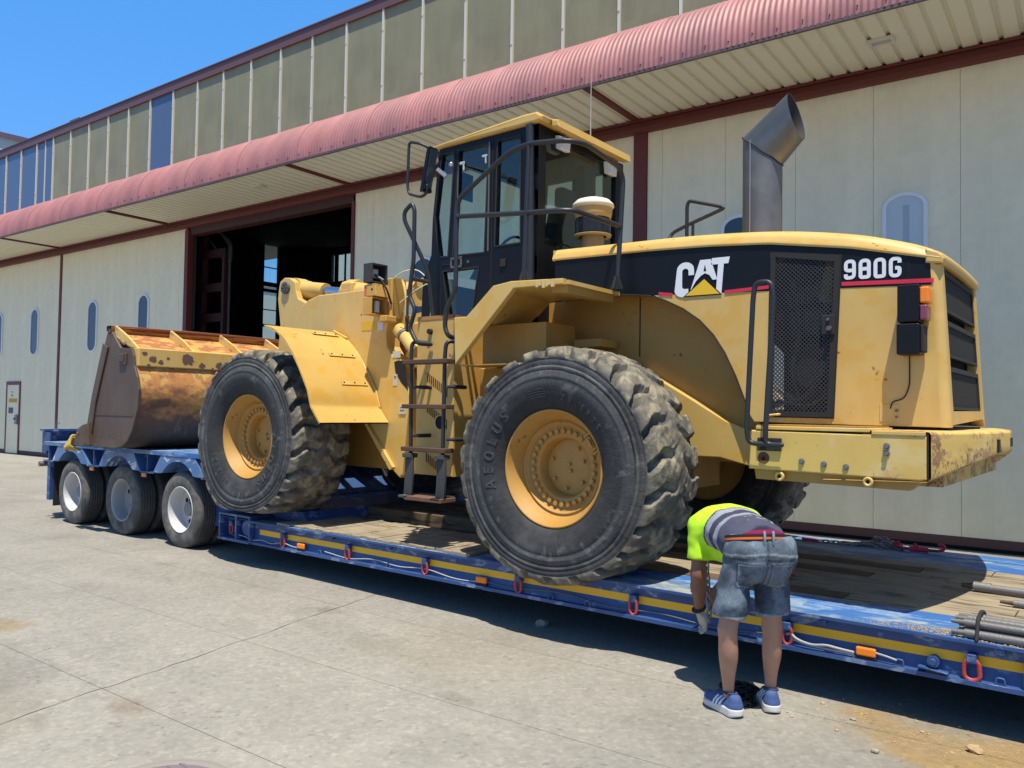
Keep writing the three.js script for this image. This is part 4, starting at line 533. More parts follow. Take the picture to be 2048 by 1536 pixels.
  part('console', c, M.blackMatte, bx(-1.45, -0.95, 2.44, 3.0, -0.55, -0.32, 0.03), slab([-1.85, 2.9, 0.2], [-1.85, 2.9, -0.2], [-1.7, 3.12, -0.2], [-1.7, 3.12, 0.2], [-0.1, 0, 0])); part('steering_column', c, M.blackMatte, cyl([-1.85, 2.5, 0], [-1.62, 3.10, 0], 0.04)); part('steering_wheel', c, M.blackMatte, ringAt([-1.60, 3.13, 0], 0.19, 0.014)); part('control_lever', c, M.blackMatte, tube([[-1.3, 3.0, -0.4], [-1.35, 3.2, -0.4]], 0.012), sph([-1.355, 3.22, -0.4], 0.03), tube([[-1.45, 3.0, -0.35], [-1.62, 3.38, -0.33]], 0.01)); part('cab_mirror', c, M.winglass, bx(-1.80, -1.78, 3.60, 3.86, 0.36, 0.54, 0.01));
  part('document_box', c, M.blackMatte, bx(-0.90, -0.81, 3.5, 3.9, -0.3, -0.1, 0.01));
  function ringAt(p, R, r) { const g = new THREE.TorusGeometry(R, r, 8, 28); g.rotateY(Math.PI / 2); g.rotateZ(-0.5); g.translate(...p); return autoUV(prep(g)); }
  for (const [z, y] of [[0.38, 3.955], [-0.42, 3.93]]) { const l = sub('work_lamp', LD); part('lamp_body', l, M.white, slab([-0.70, y + 0.05, z + 0.085], [-0.70, y - 0.06, z + 0.07], [-0.70, y - 0.06, z - 0.07], [-0.70, y + 0.05, z - 0.085], [-0.05, 0.01, 0])); part('lamp_glass', l, M.clear, bx(-0.698, -0.69, y - 0.045, y + 0.035, z - 0.06, z + 0.06, 0.003)); part('lamp_bracket', l, M.gal, bx(-0.72, -0.70, y + 0.05, y + 0.11, z - 0.01, z + 0.01)); }
  part('aerial', LD, flat(0.35, 0.34, 0.32, 0.5), cyl([-0.62, 4.09, 0.10], [-0.62, 4.72, 0.10], 0.006, 0.0035, 8));
  { const m = sub('side_mirror', LD), z = 1.25; part('mirror_arm', m, M.blackTube, tube([[-1.92, 3.97, 0.70], [-1.50, 3.83, 1.16], [-1.62, 3.90, z], [-1.755, 3.94, z], [-1.765, 3.55, z], [-1.745, 3.48, z], [-1.60, 3.43, z], [-1.53, 3.45, z], [-1.53, 3.52, z]], 0.013, 0.04));
    part('mirror_shell', m, M.black, grid((u, v) => { const y = mix(3.47, 3.84, u), b = 0.035 * Math.sin(u * Math.PI); return [-1.50 - b + (v - 0.5) * 0.02 + (u - 0.5) * 0.05, y, z + mix(-0.07, 0.03, v)]; }, 10, 3), slab([-1.47, 3.84, z + 0.03], [-1.55, 3.47, z + 0.03], [-1.55, 3.47, z - 0.07], [-1.47, 3.84, z - 0.07], [-0.035, 0, 0])); part('mirror_glass', m, M.winglass, slab([-1.462, 3.825, z + 0.022], [-1.542, 3.485, z + 0.022], [-1.542, 3.485, z - 0.062], [-1.462, 3.825, z - 0.062], [-0.006, 0, 0])); part('mirror_clamp', m, M.chrome, cyl([-1.46, 3.66, z - 0.05], [-1.40, 3.60, z - 0.1], 0.02), sph([-1.40, 3.72, z - 0.16], 0.022)); }
}
// ---- step platform, ladder and rails
part('platform_skirt', LD, M.yellow, prism([[-1.005, 2.335], [-0.875, 2.335], [-0.61, 2.555], [-0.44, 2.575], [0.035, 2.555], [0.035, 2.515], [-0.41, 2.52], [-0.985, 1.965]], 1.40, 1.452, 0.006));
part('platform_deck', LD, M.yellow, slab([-0.62, 2.55, 1.40], [0.05, 2.55, 1.40], [0.05, 2.55, 0.69], [-0.62, 2.55, 0.69], [0, -0.03, 0]), prism([[-0.875, 2.335], [-0.61, 2.555], [-0.60, 2.525], [-0.86, 2.31]], 0.69, 1.40), bx(-1.0, -0.87, 2.305, 2.335, 0.69, 1.40));
part('platform_box', LD, M.yellowShade, prism([[-1.0, 1.965], [-0.50, 1.965], [-0.36, 2.10], [-0.36, 2.30], [-1.0, 2.30]], 0.70, 1.10, 0)); part('platform_floor', LD, M.yellowShade, bx(-0.985, -0.52, 1.955, 1.964, 1.10, 1.40));
parts('platform_bracket', LD, M.yellowShade, prism([[0.03, 2.519], [-0.12, 2.519], [-0.10, 2.47], [0.03, 2.46]], 0.75, 1.38), bx(-0.30, -0.05, 2.12, 2.18, 0.55, 0.80)); part('bent_edge', LD, M.scuff, ...Array.from({ length: 6 }, (_, i) => bx(-0.20 + i * 0.028, -0.176 + i * 0.028, 2.508 + 0.01 * Math.sin(i * 2.1), 2.556, 1.452, 1.461 + 0.007 * Math.sin(i * 1.7))));
part('rear_body', LD, M.yellowShade, bx(-1.13, -0.55, 1.04, 1.96, 0.45, 0.98, 0.01), bx(-1.2, 0.0, 1.05, 2.54, 0.40, 0.478)); part('cab_riser', LD, M.yellowShade, bx(-2.05, -0.7, 1.9, 2.36, -0.6, 0.62));
{ const b = sub('access_panel', LD); part('panel_plate', b, M.scuff2 = std({ map: T.yellow, color: new THREE.Color(0.95, 0.9, 0.82), roughness: 0.55 }), prism([[-1.59, 1.06], [-1.59, 2.39], [-1.16, 2.385], [-1.16, 1.06]], 0.55, 1.27, 0.008));
  for (const y0 of [1.84, 1.58, 1.17]) for (let i = 0; i < 11; i++) part('vent_slot', b, M.dark, prism([[-1.46 + i * 0.022, y0 - i * 0.013], [-1.449 + i * 0.022, y0 - i * 0.013], [-1.449 + i * 0.022, y0 + 0.075 - i * 0.013], [-1.46 + i * 0.022, y0 + 0.075 - i * 0.013]], 1.2702, 1.2715));
  part('panel_hole', b, M.dark, cyl([-1.30, 1.50, 1.27], [-1.30, 1.50, 1.2725], 0.056, 0.056, 24)); part('hole_rim', b, M.yellow, mv(latheZ([[0.056, 0], [0.066, 0], [0.066, 0.006], [0.056, 0.006]], 24), -1.30, 1.50, 1.27)); part('top_rust', b, M.rust, bx(-1.59, -1.16, 2.36, 2.391, 1.268, 1.274)); }
{
  const l = sub('access_ladder', LD), z = 1.42;
  part('ladder_rail', l, M.blackTube, tube([[-1.42, 2.16, 1.30], [-1.50, 2.17, z], [-1.505, 2.05, z], [-1.49, 1.20, z]], 0.017, 0.05)); part('ladder_rail', l, M.blackTube, tube([[-1.05, 2.15, 1.30], [-1.11, 2.16, z], [-1.125, 2.05, z], [-1.13, 1.20, z]], 0.017, 0.05));
  for (const y of [1.995, 1.63, 1.28]) part('ladder_step', l, std({ map: T.steel, color: new THREE.Color(0.9, 0.75, 0.65), roughness: 0.8 }), bx(-1.56, -1.065, y - 0.018, y + 0.018, z - 0.06, z + 0.05, 0.006));
  for (const x of [-1.49, -1.13]) part('rubber_strap', l, std({ color: new THREE.Color(0.055, 0.06, 0.058), roughness: 0.9, bumpMap: T.fine, bumpScale: 0.006 }), grid((u, v) => [x + mix(-0.07, 0.07, u) + 0.02 * Math.sin(v * 3), mix(1.23, 0.895, v), z + 0.02 + 0.02 * Math.sin(v * 2.5) + (u - 0.5) * 0.05], 2, 8), grid((u, v) => [x + mix(-0.07, 0.07, u) + 0.02 * Math.sin(v * 3), mix(1.23, 0.895, v), z + 0.005 + 0.02 * Math.sin(v * 2.5) + (u - 0.5) * 0.05], 2, 8), bx(x - 0.05, x + 0.055, 0.885, 0.905, z - 0.08, z + 0.09, 0.005), bx(x - 0.05, x + 0.055, 1.21, 1.245, z - 0.03, z + 0.05, 0.005));
  part('bottom_step', l, std({ map: T.steel, color: new THREE.Color(1.5, 1.2, 1.05), roughness: 0.85 }), bx(-1.47, -1.06, 0.87, 0.905, z - 0.09, z + 0.09, 0.006)); part('step_teeth', l, M.gal, ...Array.from({ length: 16 }, (_, i) => bx(-1.46 + i * 0.025, -1.447 + i * 0.025, 0.905, 0.915, z - 0.085, z - 0.06)));
  for (const [x, y] of [[-1.42, 1.79], [-1.04, 1.79], [-1.42, 1.39], [-1.04, 1.37]]) part('standoff', l, M.blackMatte, cyl([x, y, 1.26], [x, y, 1.40], 0.016), cyl([x - 0.05, y, z], [x + 0.02, y, z - 0.03], 0.012));
}
{
  const r = sub('guard_rail', LD), z = 1.40, tb = (p, rad = 0.07, w = 0.019) => part('rail_tube', r, M.blackTube, tube(p, w, rad, 10));
  tb([[-1.10, 2.18, 1.30], [-1.115, 2.20, z], [-1.15, 2.27, z], [-1.14, 2.42, z], [-1.04, 2.56, z], [-1.045, 3.22, z], [-1.015, 3.30, z], [-0.50, 3.585, z], [-0.32, 3.605, z], [0.01, 3.565, z], [0.09, 3.56, 1.28], [0.10, 3.50, 0.80], [0.10, 3.42, 0.74], [0.085, 2.56, 0.79]]);
  tb([[-1.045, 3.155, z], [-0.33, 3.085, z], [-0.02, 3.06, z], [0.05, 3.06, 1.34], [0.095, 3.05, 0.765]], 0.08); tb([[-0.325, 3.595, z], [-0.355, 2.56, z]]);
  for (const [x, zz] of [[-0.355, z], [0.085, 0.80]]) part('rail_foot', r, M.blackMatte, prism([[x - 0.055, 2.555], [x + 0.055, 2.555], [x + 0.018, 2.66], [x - 0.018, 2.66]], zz - 0.006, zz + 0.006), prismX([[zz - 0.05, 2.555], [zz + 0.05, 2.555], [zz + 0.015, 2.65], [zz - 0.015, 2.65]], x - 0.005, x + 0.005));
  const q = sub('entry_rail', LD), tq = (p, rad = 0.06) => part('rail_tube', q, M.blackTube, tube(p, 0.018, rad, 10)), zl = 1.42;
  tq([[-1.40, 2.15, 1.30], [-1.44, 2.15, zl], [-1.53, 2.28, zl], [-1.47, 2.43, zl], [-1.545, 2.56, zl], [-1.50, 2.85, zl], [-1.50, 3.27, zl], [-1.53, 3.33, zl], [-1.62, 3.27, zl], [-1.62, 3.20, zl], [-1.50, 2.88, zl - 0.10], [-1.46, 2.72, zl - 0.15], [-1.46, 2.40, zl - 0.2]], 0.04); tq([[-1.525, 2.70, zl], [-1.46, 2.68, zl - 0.16]]);
  for (const [x, y] of [[-1.43, 2.26], [-1.09, 2.24]]) part('rail_boss', LD, M.blackMatte, cyl([x, y, 1.26], [x, y, 1.30], 0.026, 0.022));
}
// ---- front frame, fender, lamps, linkage
parts('front_frame', LD, M.yellow, prism([[-4.03, 2.15], [-3.98, 2.55], [-3.90, 2.69], [-3.76, 2.765], [-3.60, 2.80], [-2.86, 2.80], [-2.83, 2.885], [-2.46, 2.885], [-2.50, 2.5], [-2.545, 2.36], [-2.53, 2.22], [-2.46, 2.13], [-2.33, 2.08], [-2.30, 1.92], [-2.20, 1.75], [-2.285, 0.98], [-2.32, 0.95], [-2.42, 1.02], [-2.80, 1.46], [-3.6, 1.5]], 0.56, 0.745, 0.012), prism([[-4.03, 1.2], [-3.9, 2.70], [-2.5, 2.80], [-2.3, 1.0]], -0.74, -0.56));
part('frame_rim', LD, M.yellow, prism([[-2.42, 1.02], [-2.80, 1.46], [-2.78, 1.49], [-2.38, 1.05]], 0.745, 0.78));
part('frame_inner', LD, M.yellowShade, bx(-3.9, -2.2, 1.0, 2.3, -0.55, 0.50)); part('articulation', LD, M.yellowShade, bx(-2.35, -1.2, 1.02, 1.5, -0.5, 0.58), bx(-2.35, -1.2, 1.9, 2.25, -0.5, 0.5), cyl([-2.05, 1.02, 0.2], [-2.05, 2.3, 0.2], 0.12));
{ const p = [[-3.335, 2.392], [-3.12, 2.315], [-2.925, 2.155], [-2.79, 1.98], [-2.66, 1.775], [-2.605, 1.62], [-2.475, 1.475]], q = [[-3.335, 2.40], [-3.10, 2.315], [-2.885, 2.15], [-2.735, 1.985], [-2.62, 1.80], [-2.54, 1.70], [-2.465, 1.478]];
  const at = (l, t) => { const k = t * (l.length - 1), i = Math.min(l.length - 2, Math.floor(k)), f = k - i; if (i > 4) return [mix(l[i][0], l[i + 1][0], f), mix(l[i][1], l[i + 1][1], f)]; const P = (j) => l[Math.max(0, Math.min(5, j))], e = (n) => 0.5 * (2 * P(i)[n] + (P(i + 1)[n] - P(i - 1)[n]) * f + (2 * P(i - 1)[n] - 5 * P(i)[n] + 4 * P(i + 1)[n] - P(i + 2)[n]) * f * f + (3 * P(i)[n] - P(i - 1)[n] - 3 * P(i + 1)[n] + P(i + 2)[n]) * f * f * f); return [e(0), e(1)]; };
  const sheet = (o) => grid((u, v) => { const t = u < 0.8 ? u / 0.8 * 5 / 6 : 5 / 6 + (u - 0.8) / 0.2 / 6, a = at(p, t); return [a[0] + o * 0.5, a[1] + o, mix(1.58, 0.75, v), u * 1.4, v * 0.83]; }, 36, 2);
  part('front_fender', LD, M.yellowF = std({ map: T.yellow, color: new THREE.Color(0.94, 0.90, 0.80), roughness: 0.38 }), sheet(0), flipKeep(sheet(-0.012)), prism([...p, ...p.slice().reverse().map(([x, y]) => [x - 0.006, y - 0.012])], 1.574, 1.582));
  parts('fender_bead', LD, M.yellow, tube([[-2.95, 2.17, 0.76], [-2.80, 1.99, 0.76], [-2.66, 1.79, 0.76], [-2.60, 1.62, 0.76]], 0.012, 0.05), tube([[-3.30, 2.40, 0.77], [-3.1, 2.32, 0.77]], 0.012));
  for (const t of [0.13, 0.36, 0.60]) { const a = at(p, t), b = at(p, t + 0.03), g = sub('grip_strip', LD); part('strip_plate', g, M.yellow, slab([a[0], a[1] + 0.008, 1.16], [a[0], a[1] + 0.008, 0.84], [b[0], b[1] + 0.008, 0.84], [b[0], b[1] + 0.008, 1.16], [0.002, 0.006, 0])); for (const z of [1.13, 1.0, 0.87]) part('strip_screw', g, M.blackMatte, sph([(a[0] + b[0]) / 2, (a[1] + b[1]) / 2 + 0.016, z], 0.009)); }
}
part('warning_sticker', LD, flat(0.62, 0.37, 0.01, 0.5), bx(-2.90, -2.665, 2.385, 2.475, 0.745, 0.748)); part('warning_sticker', LD, flat(0.60, 0.60, 0.62, 0.5), bx(-2.665, -2.585, 2.38, 2.475, 0.745, 0.748)); part('data_plate', LD, flat(0.50, 0.48, 0.40, 0.5), bx(-2.44, -2.335, 2.10, 2.165, 0.745, 0.749), bx(-2.43, -2.37, 1.83, 1.94, 0.745, 0.749), bx(-2.335, -2.245, 1.56, 1.65, 0.735, 0.7545)); part('plate_print', LD, flat(0.15, 0.14, 0.12, 0.6), bx(-2.415, -2.385, 1.90, 1.925, 0.749, 0.750), bx(-2.32, -2.26, 1.585, 1.60, 0.7545, 0.7555), bx(-2.32, -2.26, 1.615, 1.625, 0.7545, 0.7555));
part('fork_hole', LD, M.dark, prism([[-2.42, 2.06], [-2.36, 2.075], [-2.27, 2.06], [-2.22, 1.78], [-2.32, 1.86], [-2.40, 1.96]], 0.746, 0.7475));
{ const h = sub('headlamp', LD), z0 = 0.78, z1 = 0.98, X0 = -2.625, X1 = -2.50, tan = std({ map: T.yellow, color: new THREE.Color(0.88, 0.78, 0.66), roughness: 0.7 }), shell = (y0, y1, t) => [bx(X0, X1, y0, y1, z1 - t, z1, 0.003), bx(X0, X1, y0, y1, z0, z0 + t, 0.003), bx(X0, X1, y1 - t, y1, z0 + t, z1 - t), bx(X0, X1, y0, y0 + t, z0 + t, z1 - t), bx(X0, X0 + t, y0 + t, y1 - t, z0 + t, z1 - t)];
  part('lamp_shell', h, std({ color: new THREE.Color(0.035, 0.035, 0.036), roughness: 0.85, bumpMap: T.fine, bumpScale: 0.004 }), ...shell(2.815, 3.0, 0.012)); part('lamp_reflector', h, M.clear, bx(X0 + 0.03, X0 + 0.05, 2.87, 2.96, z0 + 0.05, z1 - 0.04, 0.008)); part('lamp_socket', h, M.gal, cyl([X0 + 0.05, 2.90, 0.88], [X1 + 0.03, 2.84, 0.86], 0.014));
  part('indicator_box', h, tan, prism([[X0 + 0.035, 2.68], [X1 + 0.05, 2.68], [X1 + 0.03, 2.80], [X0 + 0.035, 2.80]], z0, z1 - 0.01, 0.008)); part('amber_lens', h, flat(0.62, 0.13, 0.03, 0.4), bx(X0 - 0.005, X0 + 0.034, 2.685, 2.795, z0 + 0.01, z1 - 0.015, 0.008)); part('indicator_hole', h, M.dark, cyl([X1 - 0.01, 2.745, z1 - 0.01], [X1 - 0.01, 2.745, z1 - 0.008], 0.012)); part('lower_box', h, tan, ...shell(2.505, 2.672, 0.012)); part('bulb', h, flat(0.5, 0.48, 0.42, 0.5), cyl([X1 - 0.03, 2.53, 0.89], [X1 - 0.03, 2.64, 0.89], 0.03)); part('lamp_arm', h, tan, bx(-2.52, -2.40, 2.44, 2.50, 0.745, 0.88, 0.01), cyl([-2.44, 2.86, 0.78], [-2.44, 2.45, 0.78], 0.02)); part('lamp_cable', h, M.blackMatte, tube([[-2.48, 2.84, 0.88], [-2.42, 2.75, 0.86], [-2.42, 2.62, 0.80]], 0.010)); }
{ // tilt linkage between the frame plates
  const b = sub('tilt_lever', LD), z0 = 0.16, z1 = 0.42;
  for (const [a, c] of [[0.36, 0.44], [0.12, 0.20]]) part('lever_plate', b, M.yellow, prism([[-4.72, 3.02], [-4.70, 3.08], [-4.62, 3.12], [-4.52, 3.11], [-4.42, 3.05], [-4.40, 2.95], [-4.36, 2.86], [-4.22, 2.80], [-4.18, 2.74], [-4.28, 2.55], [-4.55, 2.1], [-4.74, 2.1], [-4.68, 2.55], [-4.74, 2.88]], a, c, 0.01));
  part('pin_cap', b, M.gal, cyl([-4.58, 2.995, 0.44], [-4.58, 2.995, 0.47], 0.075, 0.07, 20)); part('pin_bolt', b, M.steel, ...[0, 1, 2, 3].map((k) => cyl([-4.58 + 0.035 * Math.cos(k * 1.57), 2.995 + 0.035 * Math.sin(k * 1.57), 0.47], [-4.58 + 0.035 * Math.cos(k * 1.57), 2.995 + 0.035 * Math.sin(k * 1.57), 0.485], 0.012, 0.012, 6)));
  part('cylinder_eye', b, M.yellow, cyl([-4.55, 2.995, 0.21], [-4.55, 2.995, 0.35], 0.13, 0.13, 24), cyl([-4.5, 2.99, 0.28], [-4.05, 2.935, 0.28], 0.10, 0.09)); part('cylinder_rod', b, std({ color: new THREE.Color(0.42, 0.48, 0.58), roughness: 0.15, metalness: 0.9 }), cyl([-4.08, 2.94, 0.28], [-3.5, 2.86, 0.28], 0.058)); part('cylinder_barrel', b, M.yellow, cyl([-3.62, 2.88, 0.28], [-2.4, 2.78, 0.28], 0.12, 0.12, 20), cyl([-3.66, 2.885, 0.28], [-3.50, 2.87, 0.28], 0.15, 0.15, 8), bx(-3.64, -3.45, 2.84, 2.985, 0.15, 0.42, 0.03));
  part('valve_fitting', b, M.gal, bx(-3.20, -3.12, 2.88, 2.95, 0.3, 0.4, 0.01), cyl([-3.1, 2.90, 0.35], [-2.9, 2.89, 0.35], 0.02), tube([[-3.35, 2.90, 0.34], [-3.25, 2.91, 0.34], [-3.1, 2.90, 0.34], [-2.7, 2.88, 0.34]], 0.014)); parts('lift_arm', LD, M.yellow, prism([[-2.7, 2.6], [-3.6, 2.55], [-4.6, 1.75], [-4.9, 1.35], [-4.75, 1.15], [-4.4, 1.3], [-3.4, 2.15], [-2.7, 2.25]], 0.30, 0.44, 0.01), prism([[-2.7, 2.6], [-3.6, 2.55], [-4.6, 1.75], [-4.9, 1.35], [-4.75, 1.15], [-4.4, 1.3], [-3.4, 2.15], [-2.7, 2.25]], -0.44, -0.30, 0.01));
}
{ // plumbing between frame and cab
  const h = sub('hydraulic_lines', LD), y = M.yellow;
  part('hose', h, y, tube([[-2.42, 2.86, 0.66], [-2.36, 2.82, 0.70], [-2.30, 2.68, 0.72], [-2.30, 2.30, 0.72]], 0.014, 0.08), tube([[-2.33, 2.80, 0.6], [-2.20, 2.86, 0.66], [-2.05, 2.84, 0.66]], 0.010, 0.06)); part('hose', h, M.blackMatte, tube([[-2.28, 2.75, 0.72], [-2.26, 2.45, 0.74], [-2.28, 2.28, 0.72]], 0.012, 0.06)); part('wire', h, flat(0.62, 0.55, 0.36, 0.6), tube([[-2.50, 2.84, 0.74], [-2.40, 2.94, 0.7], [-2.22, 2.96, 0.66], [-2.05, 2.83, 0.66]], 0.006, 0.12, 6), tube([[-2.30, 2.62, 0.8], [-2.10, 2.72, 0.8], [-1.92, 2.78, 0.8], [-1.90, 2.60, 0.78], [-1.95, 2.40, 0.75]], 0.006, 0.05, 6)); part('steering_cylinder', h, y, cyl([-2.36, 2.34, 0.7], [-2.08, 2.14, 0.78], 0.062), cyl([-2.42, 2.38, 0.69], [-2.34, 2.325, 0.705], 0.07)); part('cylinder_collar', h, M.gal, cyl([-2.34, 2.325, 0.705], [-2.31, 2.305, 0.713], 0.072)); part('coupling', h, M.steel, cyl([-2.27, 2.42, 0.73], [-2.27, 2.50, 0.73], 0.022, 0.022, 6)); part('tank', h, y, cyl([-2.22, 2.72, 0.4], [-2.22, 2.72, 0.62], 0.12, 0.12, 20), bx(-2.15, -1.98, 2.45, 2.87, 0.35, 0.6, 0.01), bx(-2.30, -1.9, 2.0, 2.45, 0.3, 0.62, 0.02));
}
// ---------------------------------------------------------------- bucket
{
  const b = sub('bucket', LD), Wz = 1.65, side = [[-6.84, 1.10], [-6.66, 1.72], [-6.33, 2.53], [-6.18, 2.40], [-6.03, 2.265], [-5.76, 2.245], [-5.72, 2.16], [-5.70, 2.05], [-5.62, 1.92], [-5.575, 1.78], [-5.60, 1.55], [-5.70, 1.32], [-5.80, 1.20], [-5.93, 1.125], [-6.10, 1.10]];
  const edge = [[-6.84, 1.10], [-6.66, 1.72], [-6.42, 2.33], [-6.30, 2.28], [-6.57, 1.62], [-6.68, 1.10]];
  for (const s of [1, -1]) { part('side_plate', b, M.steel, prism(side, s * (Wz - 0.03), s * Wz, 0.006)); part('side_cutter', b, M.steel, prism(edge, s * Wz, s * (Wz + 0.022), 0.006), bx(-6.72, -5.68, 1.48, 1.495, s > 0 ? Wz : -Wz - 0.006, s > 0 ? Wz + 0.006 : -Wz)); }
  part('wear_block', b, M.steel, bx(-6.02, -5.86, 2.06, 2.20, Wz, Wz + 0.022, 0.008), bx(-5.99, -5.89, 2.10, 2.19, Wz + 0.022, Wz + 0.034, 0.006));
  part('corner_tooth', b, M.steel, prism([[-7.05, 1.10], [-6.95, 1.30], [-6.80, 1.36], [-6.66, 1.38], [-6.64, 1.12], [-6.8, 1.09]], Wz - 0.05, Wz + 0.06, 0.015), cyl([-6.72, 1.33, Wz + 0.05], [-6.70, 1.14, Wz + 0.05], 0.028), prism([[-7.35, 1.065], [-7.05, 1.20], [-7.0, 1.10]], Wz - 0.05, Wz + 0.03)); part('tooth_pin', b, M.rust, cyl([-6.89, 1.25, Wz + 0.06], [-6.89, 1.25, Wz + 0.07], 0.018)); part('wrapped_strap', b, flat(0.42, 0.32, 0.06, 0.9), ...Array.from({ length: 5 }, (_, i) => tube([[-7.32 + i * 0.055, 1.085 + i * 0.03, Wz - 0.09], [-7.30 + i * 0.055, 1.10 + i * 0.03, Wz + 0.02 + i * 0.01], [-7.27 + i * 0.055, 1.06 + i * 0.008, Wz + 0.06 + i * 0.008], [-7.25 + i * 0.055, 1.04, Wz - 0.02]], 0.016, 0.03, 6))); part('red_hook', b, M.ringRed, cyl([-7.34, 1.02, Wz], [-7.28, 1.10, Wz], 0.018));
  // the rolled back: paint left near the top, bare and burnt lower down
  const roll = [[-5.70, 2.06], [-5.635, 1.93], [-5.59, 1.78], [-5.60, 1.62], [-5.65, 1.46], [-5.73, 1.31], [-5.83, 1.19], [-5.95, 1.125], [-6.15, 1.10], [-6.84, 1.085]];
  const rl = tint(grid((u, v) => { const k = v * (roll.length - 1), i = Math.min(roll.length - 2, Math.floor(k)), f = k - i; const e = (p, q, r, s, t) => 0.5 * (2 * q + (r - p) * t + (2 * p - 5 * q + 4 * r - s) * t * t + (3 * q - p - 3 * r + s) * t * t * t), P = (j) => roll[Math.max(0, Math.min(roll.length - 1, j))]; const z = mix(1.62, -1.62, u); return [e(P(i - 1)[0], P(i)[0], P(i + 1)[0], P(i + 2)[0], f) - 0.005, e(P(i - 1)[1], P(i)[1], P(i + 1)[1], P(i + 2)[1], f), z, z, v * 1.6]; }, 260, 120), (x, y, z) => {
    const n = fb3(x * 2, y * 6, z * 2.2, 4, 61), m = fb3(x * 9, y * 13, z * 9, 4, 62), h = y + (n - 0.5) * 0.5; const yel = [0.52, 0.33, 0.09], rust = [0.42, 0.185, 0.055], br = [0.13, 0.062, 0.036], dk = [0.055, 0.042, 0.036];
    let c = mix3(dk, br, ss(1.20, 1.52, h)); c = mix3(c, rust, ss(1.48, 1.72, h + (m - 0.5) * 0.5)); c = mix3(c, yel, ss(0.47, 0.56, m) * ss(1.55, 1.90, h) * 0.95); c = mix3(c, [0.20, 0.085, 0.05], ss(0.56, 0.62, fb3(x * 14, y * 18, z * 14, 4, 66)) * ss(1.5, 1.7, h) * 0.6); c = mix3(c, [0.50, 0.34, 0.16], ss(1.99, 2.03, y) * ss(0.35, 0.55, m) * 0.7); c = mix3(c, [0.16, 0.13, 0.11], ss(0.66, 0.74, fb3(x * 3, y * 4, z * 18, 3, 63)) * 0.5 * (1 - ss(1.5, 1.8, y))); return c.map((v) => v * (0.8 + 0.4 * fb3(x * 25, y * 25, z * 25, 2, 64)));
  });
  part('back_roll', b, std({ vertexColors: true, roughness: 0.62, bumpMap: T.fine, bumpScale: 0.003 }), rl);
  part('inner_shell', b, M.steel, grid((u, v) => { const S = [[-6.84, 1.11], [-6.2, 1.13], [-5.9, 1.2], [-5.68, 1.5], [-5.66, 1.8], [-5.82, 2.12], [-6.34, 2.36]]; const k = v * 6, i = Math.min(5, Math.floor(k)), f = k - i; return [mix(S[i][0], S[i + 1][0], f), mix(S[i][1], S[i + 1][1], f), mix(1.62, -1.62, u)]; }, 2, 12));
  const yrust = (holes) => { const g = bx(-5.80, -5.655, 2.045, 2.255, 0.40, 1.62, 0.012); return g; };
  part('torque_bar', b, M.barM = std({ map: T.yellow, roughness: 0.6 }), yrust()); part('torque_bar', b, M.barM, bx(-5.80, -5.655, 2.045, 2.255, -1.62, -0.40, 0.012)); part('torque_end', b, M.barM, prism([[-5.80, 2.045], [-5.58, 2.045], [-5.66, 2.24], [-5.80, 2.255]], 0.36, 0.40), prism([[-5.80, 1.7], [-5.45, 1.75], [-5.55, 2.3], [-5.80, 2.3]], 0.15, 0.22));
  const blot = (z, y, r, n) => { const p = []; for (let i = 0; i < 22; i++) { const a = i / 22 * Math.PI * 2, q = r * (0.75 + 0.5 * rnd()); p.push([z + q * Math.cos(a), y + q * Math.sin(a) * 0.85]); } return prismX(p, -5.6552, -5.6535); };
  parts('paint_loss', b, flat(0.14, 0.075, 0.055, 0.85), blot(1.02, 2.15, 0.075), blot(0.84, 2.085, 0.04), blot(0.61, 2.095, 0.05), blot(1.45, 2.13, 0.045), blot(1.36, 2.10, 0.03), blot(1.55, 2.19, 0.03), blot(1.27, 2.15, 0.02), blot(1.5, 2.06, 0.02), blot(0.70, 2.06, 0.015));
  part('top_plate', b, M.bucketTop, grid((u, v) => { const z = mix(1.62, -1.62, u); return [mix(-6.31, -5.76, v), mix(2.47, 2.258, v) - 0.03 * Math.sin(v * Math.PI), z, z, v]; }, 8, 6)); part('top_lip', b, M.rust, grid((u, v) => { const z = mix(1.66, -1.66, u), yy = 2.53 + 0.02 * Math.cos(z * 0.9); const S = [[-6.36, yy - 0.06], [-6.36, yy], [-6.25, yy + 0.004], [-6.245, yy - 0.03], [-6.30, yy - 0.10]]; const k = v * 4, i = Math.min(3, Math.floor(k)), f = k - i; return [mix(S[i][0], S[i + 1][0], f), mix(S[i][1], S[i + 1][1], f), z]; }, 24, 12));
  for (const z of [1.60, 0.92, 0.24, -0.45, -1.1, -1.6]) part('gusset', b, M.scuffMore, prism([[-6.34, 2.535], [-6.24, 2.535], [-5.95, 2.40], [-5.70, 2.255], [-5.82, 2.24], [-5.94, 2.285], [-5.97, 2.33], [-6.03, 2.30], [-6.34, 2.44]], z - 0.014, z + 0.014, 0.003));
}

